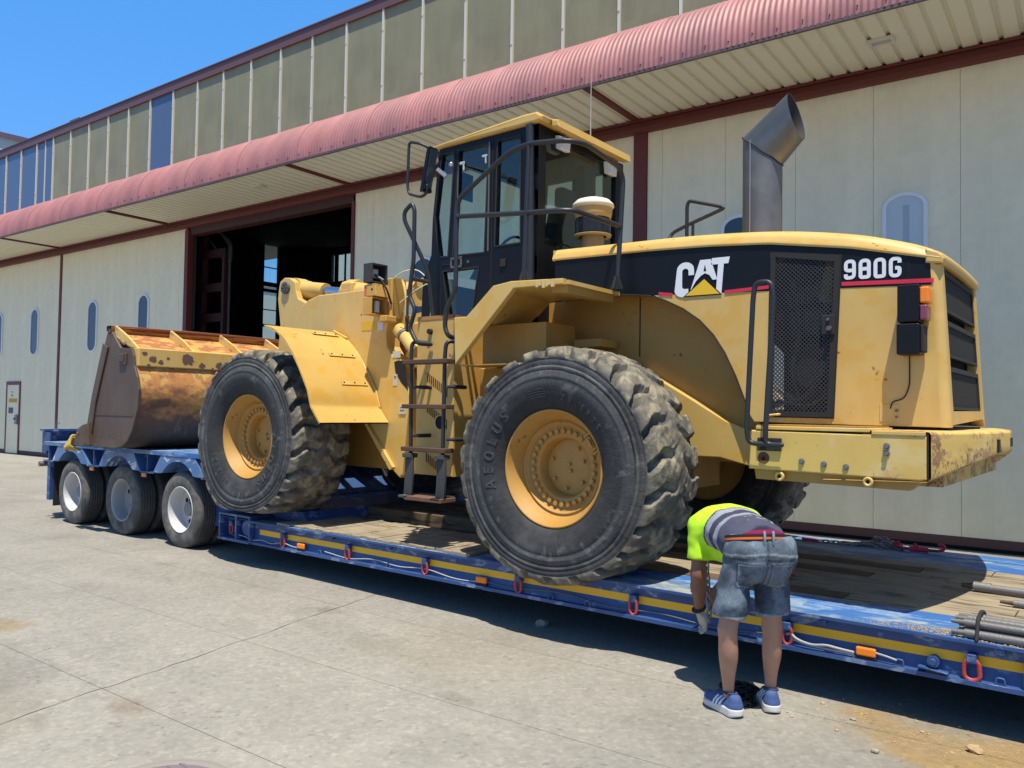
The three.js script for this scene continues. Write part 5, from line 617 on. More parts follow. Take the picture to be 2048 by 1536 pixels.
// ---------------------------------------------------------------- low-bed trailer
const TR = thing('lowbed_trailer', 'blue low-bed trailer with yellow side stripe carrying the wheel loader', 'trailer', [-3, 0, 0]);
{
  const sec = [[1.46, 0.478], [1.46, 0.462], [1.395, 0.460], [1.395, 0.345], [1.415, 0.278], [1.445, 0.274], [1.445, 0.250], [1.2, 0.250], [1.2, 0.478]];
  part('side_beam', TR, M.blue, prismX(sec, -3.67, 6.4)); part('far_beam', TR, M.blue, prismX(sec.map(([z, y]) => [-z, y]).reverse(), -4.22, 6.4));
  part('beam_end', TR, M.blue, bx(-4.22, -3.671, 0.25, 0.275, 1.2, 1.47), bx(-4.22, -3.671, 0.50, 0.52, 1.2, 1.46), bx(-4.22, -3.671, 0.276, 0.499, 1.2, 1.36), ...[-4.21, -3.92, -3.69].map((x) => bx(x - 0.012, x + 0.012, 0.276, 0.499, 1.361, 1.455)), cyl([-3.80, 0.39, 1.36], [-3.80, 0.39, 1.41], 0.075, 0.075, 24));
  const rings = [-3.169, -2.239, -1.292, -0.34, 0.617, 1.635, 2.576];
  let x0 = -3.59; for (const x of [...rings, 2.83]) { part('yellow_stripe', TR, M.stripe, bx(x0, Math.min(x - (x > 2.8 ? 0 : 0.024), 2.83), 0.347, 0.397, 1.3955, 1.3975)); x0 = x + 0.024; }
  part('beam_joint', TR, M.blue, bx(2.80, 2.815, 0.276, 0.46, 1.398, 1.44)); part('yellow_stripe', TR, M.stripe, bx(2.84, 6.3, 0.347, 0.397, 1.3955, 1.3975));
  // lashing rings, one every 0.95 m
  const ringG = (big) => { const h = big ? 0.040 : 0.038, w = big ? 0.034 : 0.026, p = []; for (let i = 0; i < 28; i++) { const a = i / 28 * Math.PI * 2, c = Math.cos(a), s = Math.sin(a); p.push(new THREE.Vector3(w * c * (big ? 1 - 0.25 * s : 1), h * s + (s > 0 ? 0.018 : -0.018), 0)); } return autoUV(prep(new THREE.TubeGeometry(new THREE.CatmullRomCurve3(p, true), 44, big ? 0.012 : 0.0105, 8, true))); };
  const rg = ringG(false), rb = ringG(true);
  for (const x of [-4.078, ...rings]) { const y = x < -4 ? 0.36 : 0.332, z = x < -4 ? 1.40 : 1.432, g = sub('lashing_ring', TR), big = x > 2; const r = (big ? rb : rg).clone(); r.rotateX(0.06 + 0.03 * rr(-1, 1)); part('ring', g, M.ringRed, mv(r, x, y, z)); part('ring_strap', g, M.blue, bx(x - 0.024, x + 0.024, y + 0.028, y + 0.078, z - 0.035, z + 0.018, 0.008)); }
  for (const x of [-2.892, -0.694, 2.067]) { const g = sub('marker_lamp', TR); part('lamp_lens', g, M.orange, bx(x - 0.052, x + 0.052, 0.295, 0.342, 1.418, 1.444, 0.010)); part('lamp_base', g, M.blackMatte, bx(x - 0.056, x + 0.056, 0.278, 0.294, 1.414, 1.438, 0.004)); }
  const wob = (x0, x1, y, a, s) => Array.from({ length: 24 }, (_, i) => { const t = i / 23; return [mix(x0, x1, t), y + a * Math.sin(t * 17 + s) + a * 0.7 * Math.sin(t * 7 + s * 2), 1.424 + 0.006 * Math.sin(t * 23 + s)]; });
  part('side_cable', TR, M.wire, tube(wob(-3.9, -2.95, 0.30, 0.010, 1), 0.0045, 0.05, 6)); part('side_cable', TR, M.wire, tube(wob(-2.55, -0.75, 0.305, 0.012, 2), 0.0045, 0.05, 6)); part('side_cable', TR, flat(0.10, 0.11, 0.13, 0.6), tube(wob(-0.64, 1.60, 0.31, 0.012, 3), 0.0045, 0.05, 6)); part('side_cable', TR, flat(0.30, 0.31, 0.32, 0.5), tube([[1.63, 0.335, 1.424], [1.66, 0.345, 1.434], [1.68, 0.325, 1.439], [1.72, 0.312, 1.444], [1.78, 0.303, 1.444], [1.86, 0.318, 1.444], [1.92, 0.310, 1.439], [2.0, 0.304, 1.434]], 0.008, 0.04), tube([[1.66, 0.315, 1.434], [1.74, 0.300, 1.439], [1.9, 0.296, 1.439], [2.0, 0.295, 1.434]], 0.006, 0.04), tube([[2.12, 0.322, 1.434], [2.18, 0.315, 1.439], [2.22, 0.305, 1.434]], 0.006, 0.03));
  const clip = (x) => part('cable_clip', TR, M.blue, tube([[x - 0.02, 0.276, 1.43], [x - 0.018, 0.31, 1.43], [x + 0.018, 0.31, 1.43], [x + 0.02, 0.276, 1.43]], 0.0055, 0.012, 6)); [-2.62, -1.72, -0.05, 0.26, 1.30, 1.87, 2.235, 2.70].forEach(clip);
  for (const x of [-2.47, -1.72, 0.2, 1.83, 2.70]) part('flange_tab', TR, M.blue, bx(x - 0.02, x + 0.02, 0.425, 0.459, 1.398, 1.446, 0.008));
  { const g = sub('twist_lock', TR); part('lock_eye', g, M.blue, cyl([2.40, 0.335, 1.395], [2.40, 0.335, 1.445], 0.030, 0.030, 18), cyl([2.40, 0.335, 1.445], [2.40, 0.335, 1.46], 0.017, 0.017, 6)); part('lock_plate', g, M.blue, slab([2.33, 0.305, 1.41], [2.47, 0.292, 1.41], [2.47, 0.292, 1.465], [2.33, 0.305, 1.465], [0, -0.006, 0])); part('lock_base', g, M.blackMatte, bx(2.365, 2.435, 0.275, 0.29, 1.41, 1.45)); }
  // deck: steel margins, long planks between them, cross timbers under the front tyre
  part('deck_plate', TR, M.bluedeck, bx(-4.22, 6.4, 0.43, 0.452, -1.199, 1.199)); part('deck_margin', TR, M.bluedeck, bx(-0.9, 6.4, 0.453, 0.477, 0.935, 1.199), bx(-4.2, 6.4, 0.453, 0.477, -1.199, -0.745));
  part('deck_margin', TR, M.bluedeck, bx(-4.2, 6.4, 0.4782, 0.480, 1.2, 1.455)); part('deck_margin', TR, M.bluedeck, bx(-4.2, 6.4, 0.4782, 0.480, -1.455, -1.2));
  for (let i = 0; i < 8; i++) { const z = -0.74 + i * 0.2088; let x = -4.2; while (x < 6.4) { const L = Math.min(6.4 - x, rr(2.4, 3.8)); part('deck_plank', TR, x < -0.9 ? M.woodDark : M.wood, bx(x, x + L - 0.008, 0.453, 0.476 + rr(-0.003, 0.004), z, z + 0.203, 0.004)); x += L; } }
  for (let i = 0; i < 25; i++) { const x = -3.25 + i * 0.098; part('cross_timber', TR, M.wood, bx(x, x + 0.092, 0.4805, 0.4805 + rr(0.018, 0.026), rr(0.60, 0.68), 1.435 + rr(-0.02, 0.02), 0.004)); }
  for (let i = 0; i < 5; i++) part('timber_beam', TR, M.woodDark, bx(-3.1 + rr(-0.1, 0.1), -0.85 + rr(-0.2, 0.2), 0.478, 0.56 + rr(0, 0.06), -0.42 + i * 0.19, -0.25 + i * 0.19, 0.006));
  parts('cross_member', TR, M.blue, ...[-3.5, -2.2, -0.9, 0.4, 1.7, 3.0].map((x) => bx(x - 0.04, x + 0.04, 0.252, 0.429, -1.19, 1.19)));
  part('ramp_block', TR, M.blue, prism([[-4.75, 1.03], [-4.18, 0.60], [-4.18, 0.585], [-3.2, 0.585], [-3.1, 0.48], [-4.22, 0.48], [-4.3, 0.3], [-4.75, 0.3]], -1.15, 1.19, 0.004));
  part('neck_plate', TR, M.blue, slab([-2.55, 0.95, -0.9], [-2.3, 0.95, -0.9], [-2.2, 0.48, -0.9], [-2.6, 0.48, -0.9], [0, 0, -0.03]));
}
part('gooseneck', TR, M.blue, prism([[6.41, 0.25], [6.41, 0.52], [6.9, 1.3], [9.5, 1.3], [9.5, 1.0], [7.1, 1.0], [6.75, 0.25]], -1.1, 1.1, 0.01));
{ // running gear at the left end
  const cx = [-7.80, -6.47, -5.13], CY = 0.458;
  part('bogie_deck', TR, M.bluedeck, bx(-8.6, -4.32, 1.04, 1.085, -1.42, 1.42)); part('bogie_web', TR, M.blue, bx(-8.6, -4.35, 0.55, 1.039, 0.70, 0.76), bx(-8.6, -4.35, 0.55, 1.039, -0.76, -0.70)); part('bogie_rail', TR, M.blue, bx(-8.55, -4.35, 0.845, 1.039, 1.24, 1.26));
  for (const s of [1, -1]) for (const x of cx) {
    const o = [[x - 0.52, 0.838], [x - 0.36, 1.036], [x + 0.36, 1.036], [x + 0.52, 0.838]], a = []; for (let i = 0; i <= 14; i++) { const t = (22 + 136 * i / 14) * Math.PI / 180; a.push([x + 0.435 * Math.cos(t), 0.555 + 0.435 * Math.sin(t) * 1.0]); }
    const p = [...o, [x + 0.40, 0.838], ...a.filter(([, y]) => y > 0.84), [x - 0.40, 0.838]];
    part('wheel_guard', TR, M.blueL ??= std({ map: T.blue, color: new THREE.Color(3.0, 2.4, 1.7), roughness: 0.5 }), prism(p, s * 1.05, s * 1.415));  // lighter copy of the trailer blue: sunlight on the guards put into the colour
  }
  for (const x of [-8.45, -7.135, -5.80, -4.48]) { part('gusset', TR, M.blue, bx(x - 0.008, x + 0.008, 0.84, 1.039, 1.261, 1.41)); part('lower_strip', TR, M.blue, bx(x - 0.16, x + 0.16, 0.822, 0.838, 1.1, 1.42)); }
  for (const x of [-7.19, -5.88]) part('amber_reflector', TR, flat(0.55, 0.20, 0.07, 0.4), bx(x - 0.05, x + 0.05, 0.770, 0.818, 1.39, 1.412, 0.006));
  part('tail_board', TR, M.blue, bx(-8.80, -8.72, 0.92, 1.22, -1.36, 1.36), bx(-8.84, -8.68, 1.221, 1.25, -1.38, 1.38), bx(-8.72, -8.60, 0.92, 0.95, -1.38, 1.38)); parts('tail_web', TR, M.blue, ...[1.35, 0.95, 0.5].map((z) => bx(-8.719, -8.56, 0.951, 1.21, z - 0.01, z + 0.01)));
  part('mudflap_frame', TR, M.blue, bx(-8.50, -8.42, 0.30, 0.838, 1.20, 1.40)); part('reflective_strip', TR, flat(0.60, 0.42, 0.12, 0.5), bx(-8.52, -8.501, 0.42, 0.80, 1.30, 1.38)); part('mudflap', TR, M.blackMatte, bx(-8.40, -8.385, 0.22, 0.84, 0.75, 1.36)); part('tail_lamp', TR, M.gal, cyl([-8.62, 0.78, 1.30], [-8.62, 0.78, 1.46], 0.035, 0.035, 16)); part('tail_hook', TR, M.gal, tube([[-8.76, 1.25, 1.2], [-8.76, 1.34, 1.2], [-8.70, 1.37, 1.2], [-8.66, 1.33, 1.2]], 0.010, 0.02));
  const tp = [[0.245, 0.110], [0.262, 0.118], [0.30, 0.128], [0.345, 0.130], [0.385, 0.122], [0.405, 0.112], [0.418, 0.098], [0.424, 0.080]], prof = [...tp]; for (let i = 0; i < 5; i++) { const a = 0.066 - i * 0.033; prof.push([0.425, a + 0.010], [0.416, a + 0.006], [0.416, a + 0.001], [0.425, a - 0.003]); } prof.push(...tp.slice().reverse().map(([r, a]) => [r, -a]));
  const tyre = tint(latheZ(prof, 64), (x, y, z) => { const r = Math.hypot(x, y), n = fb3(x * 6, y * 6, z * 4, 4, 71), m = fb3(x * 20, y * 20, z * 9, 3, 72); let c = mix3([0.045, 0.045, 0.045], [0.12, 0.115, 0.105], n); if (r < 0.41) c = mix3(c, [0.20, 0.185, 0.155], ss(0.35, 0.7, m) * 0.6); return c; });
  { const p = tyre.attributes.position; for (let i = 0; i < p.count; i++) if (p.getY(i) < -0.418) p.setY(i, -0.418); }
  const rim = latheZ([[0.246, 0.105], [0.252, 0.112], [0.258, 0.118], [0.252, 0.124], [0.243, 0.118], [0.236, 0.105], [0.228, 0.06], [0.226, -0.02], [0.212, -0.045], [0.19, -0.055], [0.12, -0.045], [0.115, -0.03], [0.08, -0.03], [0.0, -0.028]], 56);
  const hub = cyl([0, 0, -0.03], [0, 0, 0.03], 0.085, 0.075, 20), nut = cyl([0, 0, -0.05], [0, 0, -0.022], 0.013, 0.013, 6);
  for (const x of cx) for (const z of [1.25, 0.98, -0.98, -1.25]) {
    const w = sub('trailer_wheel', TR); w.off = new THREE.Vector3(); w.position.set(x + 3, CY - 0.004 + (x < -6 ? 0.0 : -0.002), z);
    part('tyre', w, M.trTyre ??= std({ map: T.rubber, vertexColors: true, roughness: 0.85 }), tyre.clone()); if (z !== 1.25) continue;
    part('rim', w, x === cx[1] ? (M.rimShade ??= flat(0.34, 0.35, 0.35, 0.5)) : M.whiteRim, rim.clone()); part('hub', w, M.rimHub ??= flat(0.20, 0.20, 0.20, 0.5, 0.3), hub.clone());  // middle rim greyer than its neighbours: its shade is put into the colour
    for (let i = 0; i < 8; i++) { const a = i * Math.PI / 4 + 0.3; part('hand_hole', w, M.dark, cyl([0.172 * Math.cos(a), 0.172 * Math.sin(a), -0.0535], [0.172 * Math.cos(a), 0.172 * Math.sin(a), -0.046], 0.026, 0.026, 14)); part('wheel_nut', w, M.rimHub, mv(nut, 0.115 * Math.cos(a + 0.39), 0.115 * Math.sin(a + 0.39), 0)); }
  }
  parts('axle_beam', TR, M.blackMatte, ...cx.map((x) => cyl([x, CY, -1.3], [x, CY, 1.15], 0.06)));
}

// ---------------------------------------------------------------- things lying about
const linkG = (() => { const p = []; for (let i = 0; i < 16; i++) { const a = i / 16 * Math.PI * 2; p.push(new THREE.Vector3(0.010 * Math.sin(a), 0, 0.010 * Math.cos(a) + Math.sign(Math.cos(a)) * 0.0115)); } return prep(new THREE.TubeGeometry(new THREE.CatmullRomCurve3(p, true), 20, 0.0052, 6, true)); })();
function chainGeo(pts, scale = 1, twist = 0) { // links threaded along a line
  const P = pts.map(V3), C = new THREE.CatmullRomCurve3(P, false, 'centripetal'), step = 0.0325 * scale, n = Math.max(2, Math.round(C.getLength() / step)), out = [];
  for (let i = 0; i < n; i++) { const t = (i + 0.5) / n, p = C.getPointAt(t), d = C.getTangentAt(t), g = linkG.clone(); g.scale(scale, scale, scale); g.rotateZ(i % 2 ? Math.PI / 2 + twist : twist); g.applyQuaternion(new THREE.Quaternion().setFromUnitVectors(new THREE.Vector3(0, 0, 1), d)); g.translate(p.x, p.y, p.z); out.push(autoUV(g)); }
  return mergeG(out);
}
const heap = (c, rx, rz, h, n, s) => { const l = []; for (let i = 0; i < n; i++) { const a = i * 2.4 + s, q = Math.sqrt((i % 7 + 0.5) / 7); l.push([c[0] + rx * q * Math.cos(a), c[1] + 0.012 + h * (1 - q) * hs(i, 3, s | 0), c[2] + rz * q * Math.sin(a)]); } return l; };
{ const t = thing('lashing_chain', 'heap of grey lashing chain on the far edge of the trailer deck', 'chain', [1.5, 0.48, -1.3], 'chains lying about the trailer'); part('chain_links', t, M.chain, chainGeo(heap([1.50, 0.48, -1.30], 0.20, 0.07, 0.10, 30, 1), 1.25, 0.4), chainGeo([[0.99, 0.495, -1.19], [1.12, 0.495, -1.22], [1.24, 0.495, -1.24], [1.36, 0.50, -1.28]], 1.25, 0.5)); part('chain_hook', t, M.red, tube([[0.99, 0.495, -1.19], [0.93, 0.50, -1.18], [0.88, 0.50, -1.16], [0.86, 0.50, -1.19]], 0.014, 0.02)); }
{ const t = thing('load_binder', 'red ratchet load binder lying on the far edge of the trailer deck', 'load binder', [1.80, 0.48, -1.26]); const y = 0.505; part('barrel', t, M.red, cyl([1.72, y, -1.25], [1.86, y, -1.27], 0.022)); parts('screw', t, M.steel, cyl([1.86, y, -1.27], [1.93, y, -1.275], 0.012), cyl([1.66, y, -1.245], [1.72, y, -1.25], 0.012)); part('hook', t, M.red, tube([[1.93, y, -1.275], [1.97, y + 0.01, -1.28], [1.98, y + 0.045, -1.28], [1.94, y + 0.05, -1.28]], 0.013, 0.02)); part('hook', t, M.red, tube([[1.68, y, -1.245], [1.63, y + 0.01, -1.24], [1.60, y + 0.035, -1.235], [1.64, y + 0.045, -1.235]], 0.014, 0.02)); part('lever', t, M.red, tube([[1.75, y, -1.25], [1.76, y + 0.05, -1.25], [1.79, y + 0.02, -1.24]], 0.008, 0.02)); }
{ const t = thing('bundle_of_rods', 'strapped bundle of dark steel rods on the near edge of the trailer', 'rods', [2.85, 0.48, 1.33]); const m = std({ color: new THREE.Color(0.15, 0.145, 0.14), roughness: 0.55, metalness: 0.3, bumpMap: T.fine, bumpScale: 0.002 }); const R = [[0.0, 0.03, 0.026], [0.06, 0.03, 0.026], [-0.06, 0.028, 0.024], [0.12, 0.026, 0.022], [-0.12, 0.028, 0.022], [0.03, 0.078, 0.024], [-0.03, 0.08, 0.022], [0.09, 0.072, 0.020]];
  R.forEach(([z, y, r], i) => { const x0 = 2.47 + 0.04 * hs(i, 1, 2); part('rod', t, m, cyl([x0 + 0.06, 0.48 + y, 1.30 + z], [4.2, 0.48 + y, 1.34 + z], r, r, 12), cyl([x0, 0.48 + y, 1.30 + z], [x0 + 0.06, 0.48 + y, 1.30 + z], r * 0.55, r * 0.7, 10)); }); part('strap', t, M.blackMatte, tube([[2.60, 0.484, 1.14], [2.60, 0.58, 1.20], [2.60, 0.60, 1.30], [2.60, 0.585, 1.40], [2.60, 0.484, 1.455]], 0.010, 0.03)); }
{ const m = std({ color: new THREE.Color(0.17, 0.165, 0.16), roughness: 0.55, metalness: 0.3, bumpMap: T.fine, bumpScale: 0.002 }); const rod = (name, lab, a, b, r, g) => { const t = thing(name, lab, 'rod', [a[0], 0.48, a[2]], g); part('shaft', t, m, cyl(a, b, r)); const d = [a[0] + 0.09, a[1], a[2]]; part('sleeve', t, m, cyl([a[0] - 0.01, a[1], a[2]], d, r * 1.25)); part('tip', t, M.steel, cyl([a[0] - 0.08, a[1], a[2]], [a[0] - 0.01, a[1], a[2]], r * 0.5, r * 0.8)); }; rod('steel_rod', 'longer grey rod lying across the wooden deck at the loader shadow edge', [2.40, 0.508, 0.10], [4.0, 0.508, 0.16], 0.026, 'single rods on the deck'); rod('steel_rod', 'shorter thin rod lying on sunlit wooden deck at the right edge', [2.66, 0.50, 0.45], [4.0, 0.50, 0.40], 0.018, 'single rods on the deck'); }
{ const t = thing('lashing_chain', 'chain hanging over the trailer edge beside the bending person', 'chain', [1.15, 0.48, 1.4], 'chains lying about the trailer'); part('chain_links', t, M.chain, chainGeo([[0.80, 0.50, -0.35], [0.92, 0.50, 0.10], [1.02, 0.50, 0.5], [1.08, 0.50, 0.95], [1.13, 0.50, 1.3], [1.16, 0.505, 1.45], [1.18, 0.47, 1.50], [1.19, 0.40, 1.52], [1.21, 0.36, 1.56]], 1.25, 0.3), chainGeo([[1.0, 0.50, 0.55], [1.15, 0.50, 0.85], [1.32, 0.50, 1.05], [1.42, 0.50, 1.25]], 1.1, 0.2), chainGeo([[1.17, 0.93, 1.44], [1.15, 0.75, 1.47], [1.16, 0.55, 1.47], [1.16, 0.50, 1.46]], 1.25, 0.3)); part('chain_hook', t, M.ringRed, tube([[1.22, 0.505, 0.55], [1.28, 0.51, 0.60], [1.34, 0.515, 0.58], [1.36, 0.515, 0.53]], 0.02, 0.03)); }
{ const t = thing('lashing_chain', 'black chain heaped on the ground between the blue shoes', 'chain', [1.45, 0, 1.62], 'chains lying about the trailer'); part('chain_links', t, flat(0.02, 0.02, 0.022, 0.4, 0.5), chainGeo([...heap([1.42, 0.0, 1.60], 0.12, 0.10, 0.04, 18, 2), [1.50, 0.012, 1.70], [1.47, 0.012, 1.78], [1.53, 0.012, 1.82], [1.56, 0.012, 1.76], [1.50, 0.012, 1.66]], 1.6, 0.4)); }
{ const c = [0.055, 0, 4.36], t = thing('manhole_cover', 'round iron manhole cover at the bottom edge of the yard', 'manhole cover', c); part('cover_ring', t, flat(0.24, 0.22, 0.19, 0.85), mv(latheY([[0.255, 0.003], [0.262, 0.012], [0.298, 0.012], [0.305, 0.001]], 48), ...c)); part('cover_plate', t, flat(0.17, 0.14, 0.15, 0.7), mv(latheY([[0, 0.008], [0.254, 0.008], [0.256, 0.0]], 48), ...c), ...Array.from({ length: 9 }, (_, i) => bx(c[0] - 0.2, c[0] + 0.2, 0.008, 0.011, c[2] - 0.2 + i * 0.05, c[2] - 0.185 + i * 0.05))); }
const peb = (r, s) => { const g = new THREE.IcosahedronGeometry(r, 1); const p = g.attributes.position; for (let i = 0; i < p.count; i++) { const k = 0.75 + 0.5 * hs(Math.round(p.getX(i) / r * 9), Math.round(p.getY(i) / r * 9), Math.round(p.getZ(i) / r * 9) + s); p.setXYZ(i, p.getX(i) * k * 1.2, p.getY(i) * k * 0.7, p.getZ(i) * k); } g.computeVertexNormals(); return autoUV(prep(g)); };
{ const l = []; for (let i = 0; i < 160; i++) { const x = rr(-5, 2.4), z = rr(1.7, 5.2), r = rr(0.002, 0.006); l.push(mv(peb(r, i), x, groundY(x) + r * 0.4, z)); } const g = part('loose_grit', scene, M.stone, ...l); g.userData = { label: 'loose dark grit scattered over the concrete yard', category: 'grit', kind: 'stuff' }; }
solo('stone', 'lone grey stone on the ground in the trailer shadow', 'stone', M.stone, mv(peb(0.045, 1), -0.277, 0.025, 1.222), 'loose stones on the ground');
{ const l = []; for (let i = 0; i < 900; i++) { const big = i < 22, k = rnd(); const cx = i % 3 === 0 ? [2.72, 1.60, 0.22] : i % 3 === 1 ? [2.42, 1.74, 0.30] : [2.1, 1.53, 0.22]; const r = big ? rr(0.004, 0.010) : rr(0.0012, 0.0035), a = rnd() * 6.28, q = Math.pow(rnd(), 0.6) * cx[2] * (big ? 1.6 : 1.25); l.push(mv(peb(r, i), cx[0] + q * Math.cos(a) * 1.4, r * 0.4, cx[1] + q * Math.sin(a))); } const g = part('sand_grit', scene, M.sand, ...l); g.userData = { label: 'ochre sand and grit spilt on the ground below the trailer', category: 'sand', kind: 'stuff' }; }
{ const l = []; for (let i = 0; i < 1500; i++) { const x = 2.0 + Math.pow(rnd(), 0.6) * 1.2, w = 0.05 + 0.10 * (x - 2.0), z = 1.40 + (rnd() - 0.5) * w * 2; if (z > 1.45 || (x > 2.5 && z < 1.33)) continue; const r = rr(0.0015, 0.006) * (0.5 + (x - 2) * 0.8); l.push(mv(peb(r, i), x, 0.480 + r * 0.5, z)); } const g = part('sand_spill', scene, M.sand, ...l); g.userData = { label: 'ochre sand spilt along the near edge of the trailer deck', category: 'sand', kind: 'stuff' }; }
for (const [x, z, r, lab] of [[2.62, 1.66, 0.028, 'larger brown clod in the sand at the lower right'], [2.25, 1.98, 0.016, 'pale pebble on open ground right of the bending person'], [2.05, 1.62, 0.012, 'small dark pebble by the first sand patch']]) solo('stone', lab, 'stone', r > 0.02 ? std({ color: new THREE.Color(0.42, 0.29, 0.14), roughness: 1 }) : M.stone, mv(peb(r, Math.round(x * 10)), x, r * 0.5, z), 'loose stones on the ground');

// ---------------------------------------------------------------- the man: a body from tapered, blended limbs
function rcone(p, a, b, r1, r2) { // distance to a round cone
  const bax = b[0] - a[0], bay = b[1] - a[1], baz = b[2] - a[2], l2 = bax * bax + bay * bay + baz * baz, rr_ = r1 - r2, a2 = l2 - rr_ * rr_, il2 = 1 / l2;
  const pax = p[0] - a[0], pay = p[1] - a[1], paz = p[2] - a[2], y = pax * bax + pay * bay + paz * baz, z = y - l2;
  const qx = pax * l2 - bax * y, qy = pay * l2 - bay * y, qz = paz * l2 - baz * y, x2 = qx * qx + qy * qy + qz * qz, y2 = y * y * l2, z2 = z * z * l2, k = Math.sign(rr_) * rr_ * rr_ * x2;
  if (Math.sign(z) * a2 * z2 > k) return Math.sqrt(x2 + z2) * il2 - r2;
  if (Math.sign(y) * a2 * y2 < k) return Math.sqrt(x2 + y2) * il2 - r1;
  return (Math.sqrt(x2 * a2 * il2) + y * rr_) * il2 - r1;
}
const smin = (a, b, k) => { const h = Math.max(k - Math.abs(a - b), 0) / k; return Math.min(a, b) - h * h * k * 0.25; };
const smax = (a, b, k) => -smin(-a, -b, k);
function ell(p, c, ax, r) { let s = 0, t = 0; for (let i = 0; i < 3; i++) { const d = (p[0] - c[0]) * ax[i][0] + (p[1] - c[1]) * ax[i][1] + (p[2] - c[2]) * ax[i][2]; s += (d / r[i]) ** 2; t += (d / (r[i] * r[i])) ** 2; } const k0 = Math.sqrt(s), k1 = Math.sqrt(t); return k1 < 1e-9 ? -Math.min(...r) : k0 * (k0 - 1) / k1; }
function nets(f, lo, hi, h) { // surface nets
  const n = [0, 1, 2].map((i) => Math.ceil((hi[i] - lo[i]) / h) + 1), F = new Float32Array(n[0] * n[1] * n[2]), at = (i, j, k) => (k * n[1] + j) * n[0] + i;
  for (let k = 0; k < n[2]; k++) for (let j = 0; j < n[1]; j++) for (let i = 0; i < n[0]; i++) F[at(i, j, k)] = f([lo[0] + i * h, lo[1] + j * h, lo[2] + k * h]);
  const V = new Int32Array(F.length).fill(-1), pos = [], idx = [];
  for (let k = 0; k < n[2] - 1; k++) for (let j = 0; j < n[1] - 1; j++) for (let i = 0; i < n[0] - 1; i++) {
    let c = 0, x = 0, y = 0, z = 0; const v = []; for (let q = 0; q < 8; q++) v.push(F[at(i + (q & 1), j + ((q >> 1) & 1), k + (q >> 2))]);
    for (const [a, b] of [[0, 1], [2, 3], [4, 5], [6, 7], [0, 2], [1, 3], [4, 6], [5, 7], [0, 4], [1, 5], [2, 6], [3, 7]]) if ((v[a] < 0) !== (v[b] < 0)) { const t = v[a] / (v[a] - v[b]); x += mix(a & 1, b & 1, t); y += mix((a >> 1) & 1, (b >> 1) & 1, t); z += mix(a >> 2, b >> 2, t); c++; }
    if (c) { V[at(i, j, k)] = pos.length / 3; pos.push(lo[0] + (i + x / c) * h, lo[1] + (j + y / c) * h, lo[2] + (k + z / c) * h); }
  }
  const Q = (a, b, c, d, s) => { if (a < 0 || b < 0 || c < 0 || d < 0) return; s ? idx.push(a, b, c, a, c, d) : idx.push(a, c, b, a, d, c); };
  for (let k = 1; k < n[2] - 1; k++) for (let j = 1; j < n[1] - 1; j++) for (let i = 1; i < n[0] - 1; i++) {
    const s = F[at(i, j, k)] < 0;
    if (s !== F[at(i + 1, j, k)] < 0) Q(V[at(i, j - 1, k - 1)], V[at(i, j, k - 1)], V[at(i, j, k)], V[at(i, j - 1, k)], s);
    if (s !== F[at(i, j + 1, k)] < 0) Q(V[at(i - 1, j, k - 1)], V[at(i - 1, j, k)], V[at(i, j, k)], V[at(i, j, k - 1)], s);
    if (s !== F[at(i, j, k + 1)] < 0) Q(V[at(i - 1, j - 1, k)], V[at(i, j - 1, k)], V[at(i, j, k)], V[at(i - 1, j, k)], s);
  }
  const g = new THREE.BufferGeometry(); g.setAttribute('position', new THREE.Float32BufferAttribute(pos, 3)); g.setIndex(idx);
  g.computeVertexNormals(); return autoUV(prep(g));
}
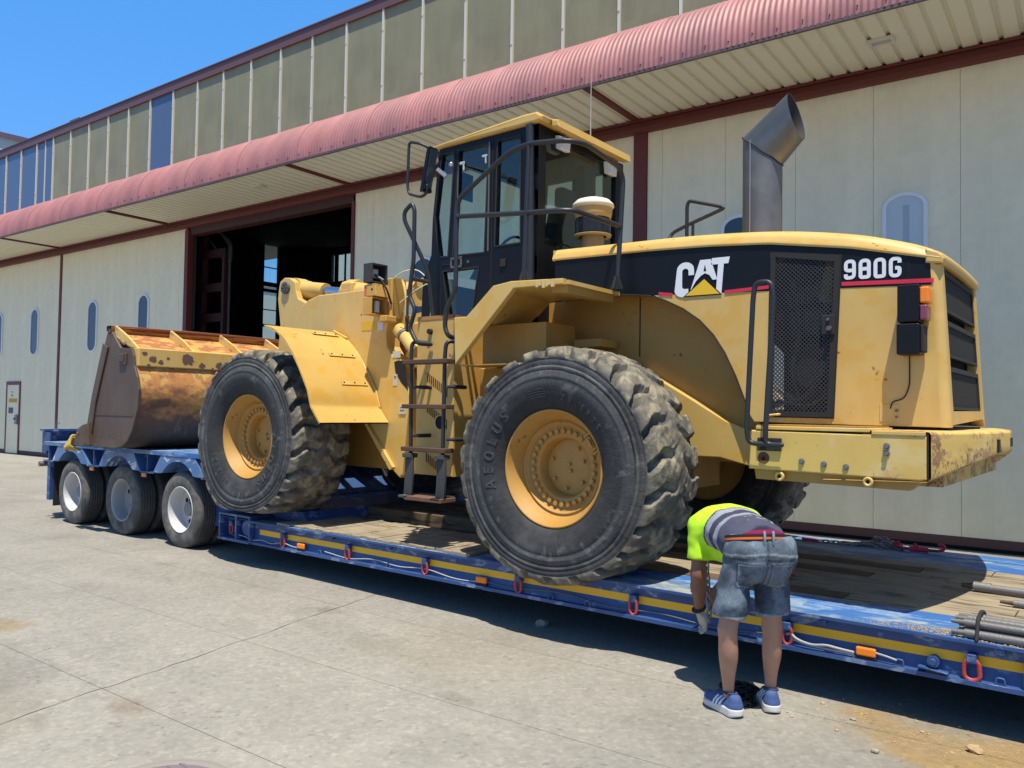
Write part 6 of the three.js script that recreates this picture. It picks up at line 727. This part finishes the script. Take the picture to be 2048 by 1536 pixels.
{
  const man = thing('person', 'person in yellow and navy work shirt, denim shorts and blue shoes bending to the trailer', 'person', [1.6, 0, 1.9]);
  const hip = [1.64, 0.90, 1.90], chest = [1.345, 0.945, 1.625], T3 = new THREE.Vector3(...chest).sub(V3(hip)).normalize(), Tt = T3.toArray();
  const Lv = new THREE.Vector3(-0.66, 0, 0.75).normalize(), Up = new THREE.Vector3().crossVectors(Lv, T3).normalize(); if (Up.y < 0) Up.negate();
  const la = Lv.toArray(), up = Up.toArray(), add = (a, b, k) => [a[0] + b[0] * k, a[1] + b[1] * k, a[2] + b[2] * k];
  const pl = [-0.72, 0, 0.69]; // pelvis: towards his left
  const hL = add([1.63, 0.86, 1.91], pl, 0.085), hR = add([1.63, 0.86, 1.91], pl, -0.085), kL = [1.53, 0.47, 2.04], kR = [1.685, 0.46, 1.815], aL = [1.502, 0.095, 1.955], aR = [1.652, 0.095, 1.742];
  const sL = add(add(chest, la, 0.165), up, -0.01), sR = add(add(chest, la, -0.165), up, -0.02), eL = [1.235, 0.675, 1.765], wL = [1.205, 0.455, 1.690], eR = [1.36, 0.72, 1.38], wR = [1.20, 0.50, 1.50];
  const neck = add(chest, Tt, 0.10), head = add(add(chest, Tt, 0.20), [0, -1, 0], 0.055);
  const tapered = (p, a, b, R, off, amt) => { const d = [b[0] - a[0], b[1] - a[1], b[2] - a[2]], l2 = d[0] ** 2 + d[1] ** 2 + d[2] ** 2, t = clamp(((p[0] - a[0]) * d[0] + (p[1] - a[1]) * d[1] + (p[2] - a[2]) * d[2]) / l2), k = t * (R.length - 1), i = Math.min(R.length - 2, Math.floor(k)), f = k - i, g = (j) => R[Math.max(0, Math.min(R.length - 1, j))], r = 0.5 * (2 * g(i) + (g(i + 1) - g(i - 1)) * f + (2 * g(i - 1) - 5 * g(i) + 4 * g(i + 1) - g(i + 2)) * f * f + (3 * g(i) - g(i - 1) - 3 * g(i + 1) + g(i + 2)) * f * f * f), o = amt * Math.sin(Math.min(1, t * 1.5) * Math.PI); return Math.hypot(p[0] - a[0] - d[0] * t - off[0] * o, p[1] - a[1] - d[1] * t - off[1] * o, p[2] - a[2] - d[2] * t - off[2] * o) - r; };
  const legs = (p, e) => { const j = (h, k, a) => smin(tapered(p, h, k, [0.082 + e, 0.080 + e, 0.072 + e, 0.060 + e, 0.0535 + e], calfDir, 0), tapered(p, k, a, [0.053 + e, 0.0535 + e, 0.0560 + e, 0.0540 + e, 0.0475 + e, 0.0405 + e, 0.0355 + e, 0.033 + e], calfDir, 0.010), 0.015); return Math.min(j(hL, kL, aL), j(hR, kR, aR)); };
  const mixv = (a, b, t) => [mix(a[0], b[0], t), mix(a[1], b[1], t), mix(a[2], b[2], t)], calfDir = [0.62, 0, 0.78];
  const arms = (p) => { const A = (s, e, w) => smin(smin(rcone(p, s, e, 0.052, 0.042), rcone(p, e, mixv(e, w, 0.35), 0.041, 0.043), 0.03), rcone(p, mixv(e, w, 0.35), w, 0.043, 0.027), 0.03); return Math.min(A(sL, eL, wL), A(sR, eR, wR)); };
  const torso = (p, e) => { let d = ell(p, add(hip, Tt, 0.03), [Tt, la, up], [0.16 + e, 0.160 + e, 0.125 + e]); d = smin(d, ell(p, add(hip, Tt, 0.20), [Tt, la, up], [0.20 + e, 0.160 + e, 0.118 + e]), 0.09); d = smin(d, ell(p, add(hip, Tt, 0.36), [Tt, la, up], [0.17 + e, 0.185 + e, 0.125 + e]), 0.09); return smin(d, rcone(p, add(chest, la, 0.12), add(chest, la, -0.12), 0.075 + e, 0.075 + e), 0.07); };
  const seatF = (p, e) => { let d = ell(p, [1.645, 0.885, 1.905], [pl, [0, 1, 0], [0.69, 0, 0.72]], [0.166 + e, 0.14 + e, 0.130 + e]); const b = (s) => ell(p, add([1.676, 0.855, 1.942], pl, s), [pl, [0, 1, 0], [0.69, 0, 0.72]], [0.088 + e, 0.12 + e, 0.088 + e]); d = smin(d, b(0.072), 0.07); d = smin(d, b(-0.072), 0.07); return d; };
  // skin
  const hand = (p, w, dir, thumb) => { const c = add(w, dir, 0.055); let d = rcone(p, w, add(w, dir, 0.075), 0.026, 0.030); d = Math.min(d, ell(p, c, [dir, thumb, cross(dir, thumb)], [0.055, 0.042, 0.022])); const cr = cross(dir, thumb); for (let i = 0; i < 4; i++) { const o = (i - 1.5) * 0.019, L = [0.034, 0.040, 0.037, 0.028][i], b = add(add(w, dir, 0.092), thumb, -o), m = add(add(b, dir, L * 0.8), cr, 0.012), t = add(add(m, dir, L * 0.25), cr, L * 0.75); d = smin(d, rcone(p, b, m, 0.0098, 0.0088), 0.006); d = Math.min(d, rcone(p, m, t, 0.0088, 0.0075)); } const tb = add(add(w, dir, 0.035), thumb, 0.034), tm = add(add(tb, dir, 0.035), thumb, 0.018), te = add(add(tm, dir, 0.022), cr, 0.018); d = smin(d, rcone(p, tb, tm, 0.013, 0.0105), 0.012); return Math.min(d, rcone(p, tm, te, 0.0105, 0.008)); };
  const cross = (a, b) => [a[1] * b[2] - a[2] * b[1], a[2] * b[0] - a[0] * b[2], a[0] * b[1] - a[1] * b[0]], nrm = (a) => { const l = Math.hypot(...a); return a.map((v) => v / l); };
  const hd = nrm([0.18, -0.86, 0.10 - 0.45]), ht = nrm(cross(cross(hd, [0.62, 0, 0.78]), hd));
  const headF = (p) => { let d = ell(p, head, [Tt, la, up], [0.115, 0.078, 0.10]); d = smin(d, rcone(p, neck, add(neck, Tt, 0.06), 0.058, 0.055), 0.03); d = smin(d, rcone(p, add(chest, Tt, 0.02), neck, 0.07, 0.06), 0.04); for (const s of [1, -1]) d = smin(d, ell(p, add(head, la, s * 0.08), [Tt, la, up], [0.03, 0.012, 0.02]), 0.008); const fc = add(add(head, up, -0.085), Tt, 0.0); d = smin(d, rcone(p, add(fc, Tt, -0.005), add(add(fc, Tt, -0.03), up, -0.022), 0.012, 0.014), 0.012); d = smin(d, ell(p, add(add(head, Tt, -0.075), up, -0.06), [Tt, la, up], [0.04, 0.045, 0.035]), 0.03); return d; };
  const skin = (p) => { let d = Math.min(legs(p, -0.004), torso(p, -0.02), seatF(p, -0.02)); d = smin(d, arms(p), 0.02); d = Math.min(d, headF(p)); d = Math.min(d, footF(p, -0.012)); return d; };
  const foot = (p, a, dir, e) => { const c = [a[0], 0.0, a[2]], h = add(c, dir, -0.055), t = add(c, dir, 0.165); let d = rcone(p, add(h, [0, 1, 0], 0.046), add(add(c, dir, 0.07), [0, 1, 0], 0.050), 0.040 + e, 0.042 + e); d = smin(d, rcone(p, add(add(c, dir, 0.06), [0, 1, 0], 0.045), add(t, [0, 1, 0], 0.036), 0.044 + e, 0.032 + e), 0.03); d = smin(d, rcone(p, add(h, [0, 1, 0], 0.06), add(h, [0, 1, 0], 0.085), 0.035 + e, 0.033 + e), 0.02); return smax(d, 0.006 - p[1], 0.01); };
  const dL = nrm([-0.86, 0, -0.50]), dR = nrm([-0.48, 0, -0.88]); const footF = (p, e) => Math.min(foot(p, aL, dL, e), foot(p, aR, dR, e));
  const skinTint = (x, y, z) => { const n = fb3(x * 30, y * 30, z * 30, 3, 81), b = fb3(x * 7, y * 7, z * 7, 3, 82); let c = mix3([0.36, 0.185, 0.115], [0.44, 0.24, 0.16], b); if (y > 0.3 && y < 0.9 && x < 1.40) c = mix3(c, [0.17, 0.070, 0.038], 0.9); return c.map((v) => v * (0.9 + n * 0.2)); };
  const body = mergeG([tint(nets(skin, [1.05, 0.02, 1.25], [1.95, 1.16, 2.3], 0.0115), skinTint), tint(nets((p) => Math.min(hand(p, wL, hd, ht)), [1.10, 0.28, 1.50], [1.32, 0.50, 1.78], 0.0035), () => [0.40, 0.36, 0.28]), tint(nets((p) => hand(p, wR, hd, ht.map((v) => -v)), [1.10, 0.33, 1.32], [1.32, 0.545, 1.60], 0.0035), skinTint)]);
  part('body', man, std({ vertexColors: true, roughness: 0.5 }), body);
  // shirt: yellow yoke and sleeves, navy back with two grey bands, hitched up at the waist
  const along = (p) => (p[0] - hip[0]) * Tt[0] + (p[1] - hip[1]) * Tt[1] + (p[2] - hip[2]) * Tt[2], across = (p) => (p[0] - hip[0]) * la[0] + (p[1] - hip[1]) * la[1] + (p[2] - hip[2]) * la[2], height = (p) => (p[0] - hip[0]) * up[0] + (p[1] - hip[1]) * up[1] + (p[2] - hip[2]) * up[2];
  const fold = (p, s) => (fb3(p[0] * 11, p[1] * 13, p[2] * 11, 2, s) - 0.5) * 0.022;
  const shirtF = (p) => {
    let d = torso(p, 0.012); const slv = (s, e) => rcone(p, s, mixv(s, e, 0.66), 0.075, 0.070); d = smin(d, slv(sL, eL), 0.03); d = smin(d, slv(sR, eR), 0.03); const sag = rcone(p, add(add(hip, Tt, 0.14), up, -0.10), add(add(hip, Tt, 0.36), up, -0.115), 0.10, 0.11); d = smin(d, sag, 0.06); d += fold(p, 91);
    const s = along(p); d = smax(d, -0.040 - s - 0.30 * Math.max(0, Math.abs(across(p)) - 0.03), 0.012); for (const [a, e] of [[sL, eL], [sR, eR]]) { const q = mixv(a, e, 0.66), dir = nrm([e[0] - a[0], e[1] - a[1], e[2] - a[2]]); const h = (p[0] - q[0]) * dir[0] + (p[1] - q[1]) * dir[1] + (p[2] - q[2]) * dir[2]; if (Math.hypot(p[0] - q[0], p[1] - q[1], p[2] - q[2]) < 0.16) d = smax(d, h, 0.006); } const ng = rcone(p, neck, add(neck, Tt, 0.2), 0.072, 0.09); d = smax(d, -ng, 0.01); return d;
  };
  const shirtTint = (x, y, z) => {
    const p = [x, y, z], s = along(p), l = across(p), hgt = height(p), n = fb3(x * 26, y * 26, z * 26, 3, 95), band = s + 0.55 * l * l + (hgt < -0.03 ? -0.0 : 0);
    const nav = [0.052, 0.053, 0.092], grey = [0.235, 0.255, 0.31], yel = [0.46, 0.80, 0.02], dkn = [0.030, 0.034, 0.060];
    const inSlv = Math.hypot(x - sL[0], (y - sL[1]) * 0.4, z - sL[2]) < 0.10 && hgt < 0.03;
    let c = band > 0.305 || inSlv ? yel : band > 0.290 ? dkn : band > 0.242 ? grey : band > 0.195 ? dkn : band > 0.150 ? grey : nav;
    if (c !== yel && hgt < -0.075 && s > 0.13) c = yel;
    if (c === nav && s > 0.03 && s < 0.11 && Math.abs(l + 0.01) < 0.10) c = mix3(c, [0.42, 0.40, 0.40], ss(0.62, 0.70, fb3(x * 40, y * 18, z * 40, 2, 97)) * 0.8);
    return c.map((v) => v * (0.85 + 0.3 * n));
  };
  part('shirt', man, std({ vertexColors: true, roughness: 0.85 }), tint(nets(shirtF, [1.06, 0.55, 1.22], [1.92, 1.18, 2.2], 0.008), shirtTint));
  // shorts with raised back pockets, yoke seam and frayed hem
  const back = nrm([0.62, 0, 0.785]), lat = (p) => (p[0] - 1.63) * pl[0] + (p[2] - 1.91) * pl[2], rear = (p) => (p[0] - 1.63) * back[0] + (p[2] - 1.91) * back[2];
  const pocket = (l, y) => { for (const c of [0.083, -0.083]) { const u = Math.abs(l - c), top = 0.835, bot = 0.700 + (0.012 * u / 0.06) * 0; if (u < 0.062 && y < top && y > 0.705 + u * 0.28 * 0 - (0.062 - u) * 0.18) return Math.min(0.062 - u, top - y, y - 0.705 + (0.062 - u) * 0.18); } return -1; };
  const shortsF = (p) => {
    let d = seatF(p, 0.012); const L = (h, k, o) => rcone(p, h, add(mixv(h, k, 0.92), o, 0.008), 0.087, 0.090); d = smin(d, L(hL, kL, pl), 0.025); d = smin(d, L(hR, kR, pl.map((v) => -v)), 0.025); d += fold(p, 99) * 1.1 + (vn3(p[0] * 34, p[1] * 16, p[2] * 34, 3) - 0.5) * 0.004;
    const hem = 0.535 + 0.010 * Math.sin(p[0] * 22) + (vn3(p[0] * 90, 2, p[2] * 90, 5) - 0.5) * 0.008 - 0.06 * lat(p) * 0; d = smax(d, hem - p[1], 0.004); const waist = 0.975 + 0.02 * lat(p) - 0.10 * (0.12 - rear(p)); d = smax(d, p[1] - waist, 0.006);
    if (rear(p) > 0.02) { const q = pocket(lat(p), p[1]); if (q > 0) d -= 0.0045; const l = lat(p); if (Math.abs(p[1] - (0.885 - Math.abs(l) * 0.12)) < 0.006) d -= 0.003; if (Math.abs(l) < 0.005 && p[1] > 0.72) d += 0.004; } return d;
  };
  const denimTint = (x, y, z) => { const p = [x, y, z], l = lat(p), r = rear(p), n = fb3(x * 9, y * 9, z * 9, 4, 101), q = r > 0.02 ? pocket(l, y) : -1; let k = 0.25 + 0.6 * ss(0.40, 0.62, n) + (y > 0.86 ? 0.35 : 0) + (r > 0.10 && Math.abs(Math.abs(l) - 0.08) < 0.06 && y > 0.60 && y < 0.70 ? 0.3 : 0); let c = mix3([0.028, 0.046, 0.072], [0.19, 0.25, 0.31], clamp(k * 1.15 - 0.12)); if (q > 0.004 && q < 0.010) c = mix3(c, [0.42, 0.42, 0.40], 0.55); if (q >= 0 && q <= 0.005) c = c.map((v) => v * 0.45); if (r > 0.02 && Math.abs(y - (0.885 - Math.abs(l) * 0.12)) < 0.009) c = mix3(c, [0.45, 0.45, 0.42], 0.4); if (y < 0.548) c = mix3(c, [0.45, 0.50, 0.54], 0.6); if (Math.abs(l) < 0.006 && y > 0.7) c = c.map((v) => v * 0.6); return c; };
  part('shorts', man, std({ vertexColors: true, map: T.denim, roughness: 0.95 }), tint(nets(shortsF, [1.36, 0.50, 1.66], [1.94, 1.02, 2.24], 0.0062), denimTint));
  // belt: black webbing with an orange line, pink shorts showing above, two loops
  const ringBand = (e, y0, y1, yf, half = Math.PI) => { const o = []; const prof = (a) => { const cx = Math.cos(a), sx = Math.sin(a); return [1.638 + pl[0] * 0.172 * cx + back[0] * 0.146 * sx, 1.905 + pl[2] * 0.172 * cx + back[2] * 0.146 * sx]; }; return grid((u, v) => { const a = Math.PI / 2 + (u * 2 - 1) * half, q = prof(a), r = Math.sin(a), y = mix(y0, y1, v) + yf * (r - 1); const dx = q[0] - 1.638, dz = q[1] - 1.905, k = 1 + e; return [1.638 + dx * k, y, 1.905 + dz * k]; }, 72, 2); };
  part('belt', man, flat(0.015, 0.015, 0.02, 0.8), ringBand(0.03, 0.948, 0.990, 0.03)); part('belt_stripe', man, flat(0.80, 0.17, 0.02, 0.7), ringBand(0.042, 0.963, 0.975, 0.03)); part('underwear', man, flat(0.42, 0.02, 0.10, 0.8), ringBand(-0.015, 0.985, 1.012, 0.10, 0.75));
  for (const s of [0.012, -0.035]) part('belt_loop', man, std({ color: new THREE.Color(0.20, 0.27, 0.34), roughness: 0.9 }), (() => { const c = add(add([1.638, 0.968, 1.905], back, 0.1565), pl, s); return tube([add(c, [0, 1, 0], -0.03), add(add(c, [0, 1, 0], 0), back, 0.006), add(c, [0, 1, 0], 0.03)], 0.0075, 0.02, 6); })());
  // shoes: blue uppers with three white stripes on thick white soles
  const sole = (p, a, dir) => { const c = [a[0], 0, a[2]], sd = nrm(cross(dir, [0, 1, 0])); const l = (p[0] - c[0]) * dir[0] + (p[2] - c[2]) * dir[2], w = (p[0] - c[0]) * sd[0] + (p[2] - c[2]) * sd[2]; const hw = l < 0 ? 0.047 : mix(0.047, 0.055, ss(0, 0.12, l)); const t = Math.max(0, l - 0.135), tb = Math.max(0, -0.055 - l); const rad = Math.hypot(w, t * 1.0 + tb * 1.0) - hw; const top = l < 0 ? 0.050 : mix(0.050, 0.034, ss(0, 0.15, l)); const bot = 0.002 + 0.018 * ss(0.13, 0.2, l) + 0.01 * ss(-0.06, -0.1, l); return smax(smax(rad, p[1] - top, 0.008), bot - p[1], 0.006); };
  const shoe = (a, dir, b) => {
    const s = sub('shoe', man), sd = nrm(cross(dir, [0, 1, 0])), lo = [a[0] - 0.26, 0, a[2] - 0.26], hi = [a[0] + 0.26, 0.15, a[2] + 0.26];
    part('sole', s, flat(0.62, 0.60, 0.56, 0.6), nets((p) => sole(p, a, dir), lo, hi, 0.0055)); const upF = (p) => smax(smax(foot(p, a, dir, 0.002), p[1] - 0.115 + 0.22 * Math.max(0, ((p[0] - a[0]) * dir[0] + (p[2] - a[2]) * dir[2])), 0.006), 0.022 - p[1], 0.004); const up_ = nets(upF, lo, hi, 0.0055);
    tint(up_, (x, y, z) => { const l = (x - a[0]) * dir[0] + (z - a[2]) * dir[2]; let c = [0.045, 0.085, 0.215]; const n = fb3(x * 60, y * 60, z * 60, 2, 111); c = c.map((v) => v * (0.7 + 0.6 * n)); const q = (l + (y - 0.05) * 0.45 - 0.015) / 0.022; if (Math.abs((x - a[0]) * sd[0] + (z - a[2]) * sd[2]) > 0.022 && y < 0.088 && q > -0.15 && q < 2.75 && q - Math.floor(q + 0.15) < 0.42) c = [0.75, 0.75, 0.75]; return c; }); part('upper', s, std({ vertexColors: true, roughness: 0.85 }), up_);
    part('collar', s, flat(0.03, 0.04, 0.10, 0.9), (() => { const g = new THREE.TorusGeometry(0.036, 0.007, 8, 24); g.rotateX(Math.PI / 2 - 0.15); g.translate(a[0] - dir[0] * 0.012, 0.112, a[2] - dir[2] * 0.012); return autoUV(prep(g)); })()); };
  shoe(aL, dL); shoe(aR, dR);
  part('wristband', man, M.blackMatte, (() => { const g = new THREE.TorusGeometry(0.033, 0.011, 8, 24); g.applyQuaternion(new THREE.Quaternion().setFromUnitVectors(new THREE.Vector3(0, 0, 1), V3(hd))); g.translate(...add(wL, hd, -0.005)); return autoUV(prep(g)); })());
  part('hair', man, flat(0.018, 0.013, 0.010, 0.7), nets((p) => { let d = ell(p, add(add(head, Tt, 0.012), up, 0.012), [Tt, la, up], [0.118, 0.086, 0.104]) + (vn3(p[0] * 70, p[1] * 70, p[2] * 70, 8) - 0.5) * 0.008; const f = height(p) - height(head); d = smax(d, -0.02 - f - 0.4 * (along(p) - along(head)), 0.01); return d; }, add(head, [1, 1, 1], -0.16), add(head, [1, 1, 1], 0.16), 0.006));
}

scene.updateMatrixWorld(true);
camera.updateMatrixWorld(true);
renderer.render(scene, camera);
